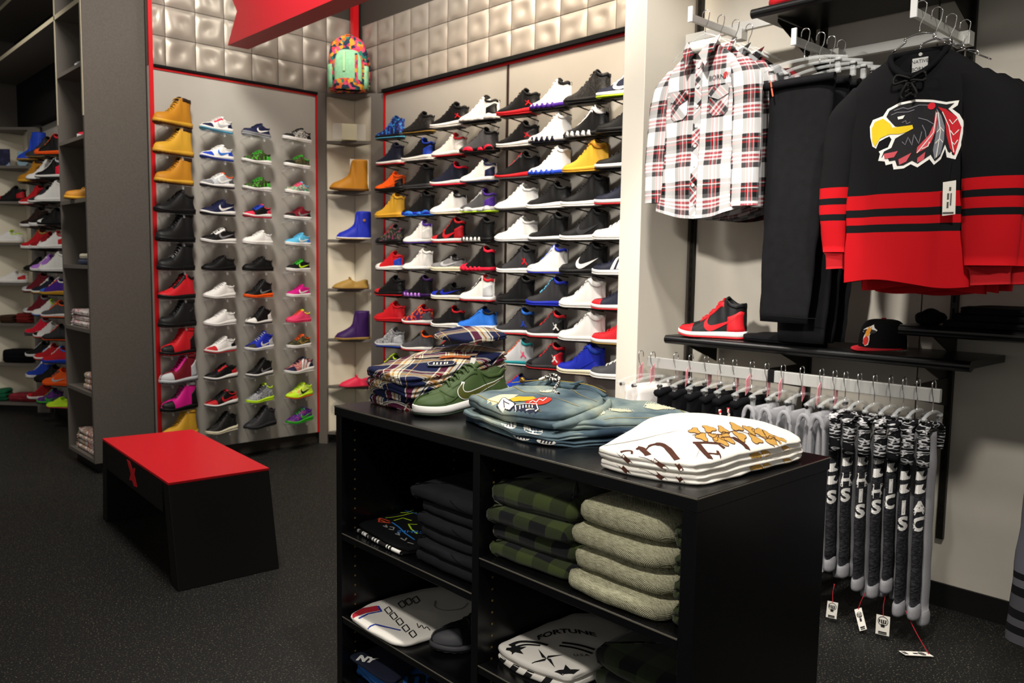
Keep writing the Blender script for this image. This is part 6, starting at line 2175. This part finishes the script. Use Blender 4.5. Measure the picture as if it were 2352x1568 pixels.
# right bay, middle shelf: printed white tees, dim fleece
for k in range(2):
    ol = [(1.405, 1.550), (1.395, 1.45), (1.425, 1.315), (1.46, 1.30), (1.66, 1.30), (1.76, 1.36), (1.77, 1.50), (1.72, 1.556), (1.55, 1.558)]
    t, s, tr_ = folded('folded_tee', ('lower', 'upper')[k] + ' white tee with black star print on the right middle shelf', 'shirt', 'star print tees', ol, .357 + .022 * k, .021, M_tee, layers=1, fold=(-.8, .5), seed=50 + k, dome=.005, wob=.002)
    M_bk = mat('black_print', '0e0e10', .85)
    star = lambda r_, n_=5, f=.42: [((r_ if i % 2 == 0 else r_ * f) * math.sin(PI * i / n_), (r_ if i % 2 == 0 else r_ * f) * math.cos(PI * i / n_)) for i in range(2 * n_)]
    pq = lambda px, py, tr=tr_: on(tr, px, py, .40)
    E1, E2 = np.array([.80, -.60, 0]), np.array([.60, .80, 0])
    if k:
        for px, py, r_ in ((1182, 1492, .034), (1304, 1545, .034)):
            top_print(t, tr_, 'star_print', fill2d([star(r_)], .01), pq(px, py), M_bk, .0015, E1, E2)
        for arm in range(4):
            a = arm * PI / 2 + .3
            top_print(t, tr_, 'compass_print', fill2d([[(0, 0), (.012 * math.cos(a + .8), .012 * math.sin(a + .8)), (.05 * math.cos(a), .05 * math.sin(a))]], .008), pq(1255, 1512), M_bk, .0015, E1, E2)
        top_print(t, tr_, 'wing_print', [stroke2d(spl(q_, 5), w_, .008) for q_, w_ in (([(-.09, .03), (-.06, .05), (-.02, .04), (.01, .02)], .012), ([(-.085, .015), (-.05, .03), (-.01, .02)], .008), ([(.05, .03), (.10, .01), (.13, -.01)], .010), ([(.04, .015), (.09, -.008), (.12, -.03)], .009))], pq(1252, 1490), M_bk, .0015, E1, E2)
        ft = text2d('FORTUNE', .036, .008, 0, .001)
        top_print(t, tr_, 'lettering', ([(x, y - 5 * x * x) for x, y in ft[0]], ft[1]), pq(1297, 1450), M_bk, .0015, E1, E2)
        top_print(t, tr_, 'lettering', text2d('U.S.A', .018, .006), pq(1335, 1505), M_bk, .0015, E1, E2)
    else:
        d = np.array([.9, .45, 0])
        g = MB()
        for yy in (1.52, 1.47, 1.42, 1.36):
            decal(g, fill2d([[(-.016, -.008), (.004, -.008), (.016, .008), (-.004, .008)]], .005), np.array([1.40, yy, .368]) - d * .3, (.45, -.9, 0), (0, 0, 1), d, tr_, .0015)
        g.build('side_print', M_bk, t)
zz = .358
for k in range(2):
    h = .056
    ol = [(1.50, 1.285), (1.478, 1.20), (1.47, 1.02), (1.50, .985), (1.80, .98), (1.82, 1.02), (1.82, 1.26), (1.79, 1.285)]
    folded('folded_fleece', ('lower', 'upper')[k] + ' dark green check fleece on the right middle shelf', 'shirt', 'dim fleece stack', ol, zz, h, M_buf_d, layers=1, fold=(-1, 0), seed=60 + k, edge=h * .5, dome=.006, uvo=(.02, .05 * k))
    zz += h + .001
# left bay, upper shelf
M_charc = mat('charcoal_denim', '232327', .9, spec=.15, bump=.3, bscale=700, var=.12, vscale=20)
zz = .543
JN = ('lowest', 'second lowest', 'third lowest', 'third highest', 'second highest', 'topmost')
for k in range(6):
    h = (.040, .034, .034, .036, .036, .042)[k]
    o_ = (.006, .0, .010, .004, .012, .0)[k]
    y1 = (1.885, 1.872, 1.868, 1.880, 1.866, 1.905)[k]
    ol = [(1.385 + o_, y1), (1.372 + o_, 1.75), (1.378 + o_, 1.605), (1.42, 1.597), (1.66, 1.597), (1.69, 1.62), (1.69, y1 - .02), (1.65, y1)]
    t, s, tr_ = folded('folded_jeans', JN[k] + ' charcoal jeans in the stack on the upper left shelf', 'jeans', 'charcoal jeans stack', ol, zz, h, M_charc, layers=1, fold=(-1, .2), seed=70 + k, edge=h * .5, wob=.003, dome=.003)
    if k % 2:
        pk = stroke2d(spl([(-.03, .012), (.0, .0), (.04, -.010)], 4), .0025, .006)
        g = MB()
        decal(g, pk, (1.0, 1.68, zz + h * .5), (0, -1, 0), (0, 0, 1), (1, 0, 0), tr_, .001)
        g.build('pocket_seam', M_blackmat, t)
    zz += h + .001
t, s, tr_ = folded('folded_tee', 'black tee with neon sketch print on the upper left shelf', 'shirt', None, [(1.400, 2.215), (1.385, 2.08), (1.375, 1.93), (1.41, 1.915), (1.62, 1.92), (1.68, 1.95), (1.68, 2.19), (1.62, 2.222), (1.48, 2.225)], .543, .026, M_blackcloth, layers=2, fold=(.2, -1), seed=80, wob=.002)
MB().tube(spl([(1.393, 2.195, .551), (1.383, 2.10, .551), (1.376, 1.99, .551), (1.376, 1.935, .551)], 6), .006, 8).build('striped_trim', noise_mat('black_white_trim', [(0, '101010'), (.5, 'e6e4de')], 34, .8, stretch=(.1, 1.6, .1)), t, smooth=True)
pq = lambda px, py, tr=tr_: on(tr, px, py, .572)
for nm, c, pts in (('green_sketch', 'b8e020', [[(885, 1190), (905, 1188), (940, 1180), (958, 1178)], [(905, 1196), (925, 1190), (945, 1196)], [(920, 1176), (935, 1178), (950, 1172)], [(958, 1205), (938, 1204), (945, 1216), (958, 1226)]]),
                   ('orange_sketch', 'e05028', [[(868, 1192), (885, 1200), (898, 1202), (870, 1199), (872, 1190), (895, 1198)]]), ('blue_sketch', '2878c8', [[(900, 1200), (915, 1210), (930, 1225), (952, 1240)], [(930, 1172), (950, 1178), (960, 1182)]]),
                   ('grey_sketch', '8a8a88', [[(880, 1208), (890, 1212), (886, 1206)], [(893, 1215), (903, 1218), (905, 1212), (895, 1210)], [(908, 1226), (918, 1230), (914, 1222)], [(920, 1236), (930, 1242), (934, 1236)], [(936, 1246), (950, 1250)]])):
    top_print(t, tr_, nm, [stroke2d([pq(*p) for p in q_], .005, .008) for q_ in pts], (0, 0), mat('sketch_' + c, c, .7), .0015, (1, 0, 0), (0, 1, 0))
top_print(t, tr_, 'lettering', text2d('24HRS', .030, .006), pq(942, 1222), mat('sketch_2878c8', '2878c8', .7), .0018, (.72, -.69, 0), (.69, .72, 0))
# left bay, middle shelf
t, s, tr_ = folded('folded_tee', 'white tee with black diamond chain and red blue edge on the lower left shelf', 'shirt', None, [(1.352, 2.19), (1.348, 2.05), (1.355, 1.935), (1.40, 1.905), (1.60, 1.90), (1.78, 1.93), (1.80, 2.05), (1.76, 2.18), (1.60, 2.225), (1.44, 2.225)], .267, .018, M_tee, layers=1, fold=(-.9, .4), seed=90, wob=.002, dome=.004)
pq = lambda px, py, tr=tr_: on(tr, px, py, .287)
dia = lambda px, py, k=1.0: stroke2d([pq(px - 9 * k, py - 2), pq(px + 1, py - 9 * k), pq(px + 9 * k, py + 2), pq(px, py + 9 * k)], .004, .008, True)
top_print(t, tr_, 'diamond_print', [dia(x_, y_) for x_, y_ in ((892, 1402), (904, 1415), (918, 1428), (932, 1443), (948, 1456), (923, 1388), (938, 1382), (955, 1378))], (0, 0), mat('black_print', '0e0e10', .85), .0014, (1, 0, 0), (0, 1, 0))
top_print(t, tr_, 'red_edge', fill2d([[pq(*p) for p in ((805, 1412), (830, 1398), (866, 1391), (872, 1402), (840, 1408), (812, 1424))]], .01), (0, 0), mat('print_red', 'b02030', .85), .0014, (1, 0, 0), (0, 1, 0))
top_print(t, tr_, 'blue_edge', [stroke2d([pq(*p) for p in ((806, 1420), (820, 1425), (845, 1410), (876, 1404), (868, 1392))], .007, .008), stroke2d([pq(*p) for p in ((845, 1445), (862, 1434), (885, 1440), (920, 1448))], .006, .008)], (0, 0), mat('print_blue', '2038a0', .85), .0018, (1, 0, 0), (0, 1, 0))
top_print(t, tr_, 'collar_ring', stroke2d(spl([pq(*p) for p in ((1000, 1380), (1000, 1395), (1025, 1402), (1060, 1398), (1075, 1385))], 4), .004, .008), (0, 0), mat('collar_grey', '9a9894', .85), .0018, (1, 0, 0), (0, 1, 0))
top_print(t, tr_, 'script_print', stroke2d(spl([pq(*p) for p in ((958, 1432), (962, 1442), (968, 1436), (974, 1444), (980, 1440), (988, 1448))], 4), .003, .006), (0, 0), mat('black_print', '0e0e10', .85), .0018, (1, 0, 0), (0, 1, 0))
make_shoe('work_boot', 'boot', 'k n K n - - K K', 'dark grey rubber-toed boot on the lower left shelf', 'boot', (1.43 + .31 * .94, 1.855 - .31 * .34, .267), math.radians(160), None, 1.08, .8)
# left bay, bottom
t, s, tr_ = folded('folded_tee', 'blue tee with orange and black lettering on the bottom board', 'shirt', None, [(1.40, 2.215), (1.375, 2.10), (1.38, 1.80), (1.42, 1.78), (1.74, 1.78), (1.78, 1.85), (1.78, 2.15), (1.72, 2.215)], .059, .065, mat('blue_cloth', '1c5aa0', .9), layers=2, seed=95)
for px, py, s_, c in ((905, 1545, 'o', 'e07030'), (945, 1556, 'm', '101018'), (1000, 1572, '&', '101018')):
    top_print(t, tr_, 'lettering', text2d(s_, .12, .01, 0, .004), at(px, py, 2, .128)[:2], mat('tee_ink_' + c, c, .8), .002, (.75, -.66, 0), (.66, .75, 0))
g = slab([(1.362, 2.21), (1.358, 2.10), (1.365, 1.98), (1.40, 1.975), (1.55, 2.05), (1.52, 2.20)], .128, .012, layers=1, seed=96)
t2_ = thing('navy_garment', 'navy garment with white letters lying on the blue tee', 'shirt', (1.42, 2.1, .128))
g.build('cloth', mat('navy_cloth', '12182c', .9), t2_, smooth=True)
top_print(t2_, bvh(g), 'lettering', text2d('NY', .045, .008, 0, .003), (1.385, 2.14), M_print, .002, (.45, -.89, 0), (.89, .45, 0))

# ================================================================== SMALL THINGS ON THE CORNER AND TALL UNITS
# backpack
bc = np.array([3.355, 5.415])
rt = np.array([.85, -.527])
fw = np.array([-.527, -.85])
t = thing('backpack', 'floral backpack with mint green pockets on top of the corner unit', 'backpack', (bc[0], bc[1], 2.667))
M_pat = noise_mat('backpack_print', [(0, 'd83a5a'), (.18, '1c3a4a'), (.36, 'e8a030'), (.5, '2a7a6a'), (.62, 'e86a2c'), (.76, '2a2a4a'), (.88, 'e8507a')], 42, .8, vor=True)
M_mint = mat('mint_canvas', '9cd8a8', .85, var=.1, vscale=60)
Wd = lambda a, d, z: (bc[0] + rt[0] * a + fw[0] * d, bc[1] + rt[1] * a + fw[1] * d, 2.668 + z)


def bagbody(hw, hd_, H_, d0, z0=0.0, pw=.5):
    g = MB()
    G = []
    for i in range(17):
        f = i / 16
        z = z0 + H_ * (1 - (1 - f) ** 1.6)
        k = (1 - max(0, f - .35) ** 2.2 / .65 ** 2.2 * 1.0) ** pw if f < 1 else .02
        k = max(k, .05)
        k *= .93 + .07 * min(1, f * 5)
        G.append([Wd(hw * k * math.copysign(abs(math.cos(a)) ** .6, math.cos(a)), d0 + hd_ * k ** .5 * math.copysign(abs(math.sin(a)) ** .7, math.sin(a)), z) for a in np.linspace(0, 2 * PI, 29)[:-1]])
    g.grid(G, cv=True)
    n = 28
    g.f += [tuple(range(n)), tuple(16 * n + k for k in range(n))]
    g.mi += [0, 0]
    return g


bagbody(.142, .075, .40, 0).build('body', M_pat, t, smooth=True)
bagbody(.100, .030, .29, .075).build('front_pocket', M_mint, t, smooth=True)
bagbody(.104, .034, .085, .078).build('pocket_base', M_pat, t, smooth=True)
for sg in (1, -1):
    g = MB()
    g.grid([[Wd(sg * (.125 + .02 * math.sin(b)), .055 * math.cos(b), z) for b in np.linspace(-.9, 1.5, 8)] for z in (0.02, .08, .14, .185)])
    g.build('side_pocket', M_mint, t, smooth=True, solid=.012)
MB().grid([[Wd(a, .112 - .0 * z, z) for z in np.linspace(.13, .27, 6)] for a in (-.040, -.022)]).build('front_strap', mat('mint_strap', 'b8e8b0', .8), t, solid=.006)
MB().grid([[Wd(a, .111, z) for z in np.linspace(.04, .26, 8)] for a in (.048, .066)]).build('front_strap', M_pat, t, solid=.006)
MB().tube(spl([Wd(-.04, -.02, .375), Wd(-.02, -.02, .415), Wd(.03, -.02, .415), Wd(.05, -.02, .37)], 5), .010, 8, flat=.5).build('top_handle', M_pat, t, smooth=True)
MB().tube(spl([Wd(.06, -.06, .37), Wd(.12, -.07, .34), Wd(.152, -.07, .22), Wd(.15, -.06, .06)], 5), .014, 8, flat=.6).build('shoulder_strap', M_pat, t, smooth=True)

# acrylic block and card holder on the second shelf
ub = np.array([3.372, 5.43])
t = thing('beige_block', 'plain beige block standing inside the clear holder', 'block', (ub[0], ub[1], 2.319))
MB().obox((ub[0], ub[1], 2.319 + .06), np.append(rt * .055, 0), np.append(fw * .02, 0), (0, 0, .06)).build('block', mat('beige_card', 'b5ab82', .7), t, bevel=.002)
t = thing('acrylic_holder', 'clear acrylic sign holder on an upper corner unit shelf', 'holder', (ub[0] - .02, ub[1] - .04, 2.319))
c0 = ub + fw * .045
for a in (-.118, .118):
    MB().obox((*(c0 + rt * a - fw * .03), 2.319 + .058), np.append(rt * .002, 0), np.append(fw * .028, 0), (0, 0, .058)).build('side_pane', M_pane, t)
MB().obox((*c0, 2.319 + .058), np.append(rt * .116, 0), np.append(fw * .002, 0), (0, 0, .058)).build('front_pane', M_pane, t)
t = tag(MB().obox((3.44, 5.40, ZCU[5] + .12), np.append(rt * .07, 0), np.append(fw * .004, 0), (0, 0, .118)).build('white_card', mat('white_card', 'dcd8cc', .7), origin=(3.44, 5.40, ZCU[5])), 'white card standing behind the tan sheepskin boot', 'card')

# folded prints on the tall unit
M_print_rw = noise_mat('red_white_scribble', [(0, 'e2ded8'), (.5, 'e2ded8'), (.52, 'b02830'), (.58, 'dcd8d4'), (.62, '30408a'), (.66, 'e2ded8')], 38, .9)
M_print_my = noise_mat('multi_floral_scribble', [(0, 'e2ded8'), (.46, 'e2ded8'), (.48, 'c03030'), (.54, 'e2ded8'), (.56, '2a6a4a'), (.60, 'd8c04a'), (.64, 'e2ded8')], 45, .9)
M_cream2 = mat('cream_cloth', 'c9c2ae', .9)


def ustack(z, ys, nlay, m, lbl, x0=1.63, x1=1.93, h=.036):
    for k in range(nlay):
        mm = m[k % len(m)]
        folded('folded_tee', f'{("lowest", "middle", "upper", "topmost")[k if nlay > 2 or k == 0 else 3]} {lbl}', 'shirt', 'folded prints on the tall unit', rect(x0 + .006 * (k % 2), x1, ys[0], ys[1] - .01 * k, .02), z + (h + .001) * k, h, mm, layers=2, fold=(-1, 0), seed=z * 9 + k, wob=.001, dome=.002)


ustack(.951, (5.72, 6.21), 3, [M_print_rw], 'red and white printed garment on the fifth shelf up')
ustack(.536, (5.72, 5.99), 3, [M_print_my], 'floral printed garment on the second shelf up')
ustack(.101, (5.72, 6.18), 4, [M_print_my], 'bright printed garment on the bottom shelf of the tall unit', h=.034)
ustack(1.365, (5.72, 6.02), 2, [mat('slate_cloth', '3a4258', .9), M_cream2], 'cream and slate garment on the fourth shelf up')
t = tag(MB().prism([(1.72, 1.80), (1.96, 1.80), (1.96, 2.10), (1.78, 2.10)], (0, 6.05, 0), (1, 0, 0), (0, 0, 1), (0, -1, 0), .012).build('loose_board', M_unit, origin=(1.84, 6.05, 1.80)), 'loose grey panel leaning behind the wheat boot on the tall unit', 'panel')

# far corner unit contents
uc = np.array([1.80, 8.50])
du_, nu_ = np.array([.682, -.732]), np.array([.732, .682])
UF = lambda a, d: tuple(uc + du_ * a + nu_ * d)
make_shoe('sneaker', 'court', 'W W W - R - W W', 'white sneaker with red heel on the far corner unit', 'shoe', (*UF(.03, .10), ZCU2[3] + .001), math.atan2(-du_[1], -du_[0]), None, 1.0)
make_shoe('sneaker', 'court', 'W W E K - - V W', 'white and yellow sneaker on a middle shelf of the far corner unit', 'shoe', (*UF(.0, .10), ZCU2[4] + .001), math.atan2(-du_[1], -du_[0]), None, 1.05)
make_shoe('sneaker', 'mid', 'K K K R R - K K', 'black and red sneaker on the far corner unit', 'shoe', (*UF(.05, .10), ZCU2[5] + .001), math.atan2(-du_[1], -du_[0]), None, 1.0)


def cstack(a0, a1, z, h, m, lbl, k=0, cat='shirt', nm='folded_clothes'):
    folded(nm, lbl, cat, None, [UF(a0, .03), UF((a0 + a1) / 2, .015), UF(a1, .03), UF(a1 - .02, .16), UF((a0 + a1) / 2, .20), UF(a0 + .02, .17)], z, h, m, layers=3, fold=(-.7, -.7), seed=k, wob=.001, dome=.003)


cstack(-.16, .10, ZCU2[0] + .001, .07, mat('red_plaid_far', '8a2430', .9, var=.3, vscale=40), 'dark red folded clothes at the bottom of the far corner unit', 1)
cstack(-.30, -.17, ZCU2[0] + .001, .11, mat('green_cloth', '0e5a3a', .9), 'green folded cloth at the bottom of the far corner unit', 2)
cstack(-.20, .08, ZCU2[1] + .001, .12, M_blackcloth, 'black folded clothes low on the far corner unit', 3)
cstack(-.06, .09, ZCU2[2] + .001, .09, mat('maroon_cap', '7a1a18', .9), 'maroon cap on the far corner unit', 4, 'cap', 'baseball_cap')
cstack(-.22, -.08, ZCU2[2] + .001, .07, mat('brown_cap', '3a2412', .9), 'dark brown cap at the edge of the far corner unit', 5, 'cap', 'baseball_cap')
t = tag(MB().obox((*UF(.05, .09), ZCU2[6] + .07), np.append(du_ * .06, 0), np.append(nu_ * .006, 0), (0, 0, .068)).build('photo_card', noise_mat('photo_print', [(0, '8fb0c0'), (.5, '8fb0c0'), (.55, '5a5a40'), (.62, '2c2c24')], 18, .5), origin=(*UF(.05, .09), ZCU2[6])), 'pale blue picture card on the top of the far corner unit', 'card')
t = tag(MB().obox((*UF(-.13, .08), ZCU2[6] + .08), np.append(du_ * .05, 0), np.append(nu_ * .006, 0), (0, 0, .078)).build('photo_card', noise_mat('dark_photo_print', [(0, '1a1c3a'), (.5, '2a2c50'), (.6, '9ab0c8')], 14, .5), origin=(*UF(-.13, .08), ZCU2[6])), 'dark blue picture card at the left edge of the far corner unit', 'card')
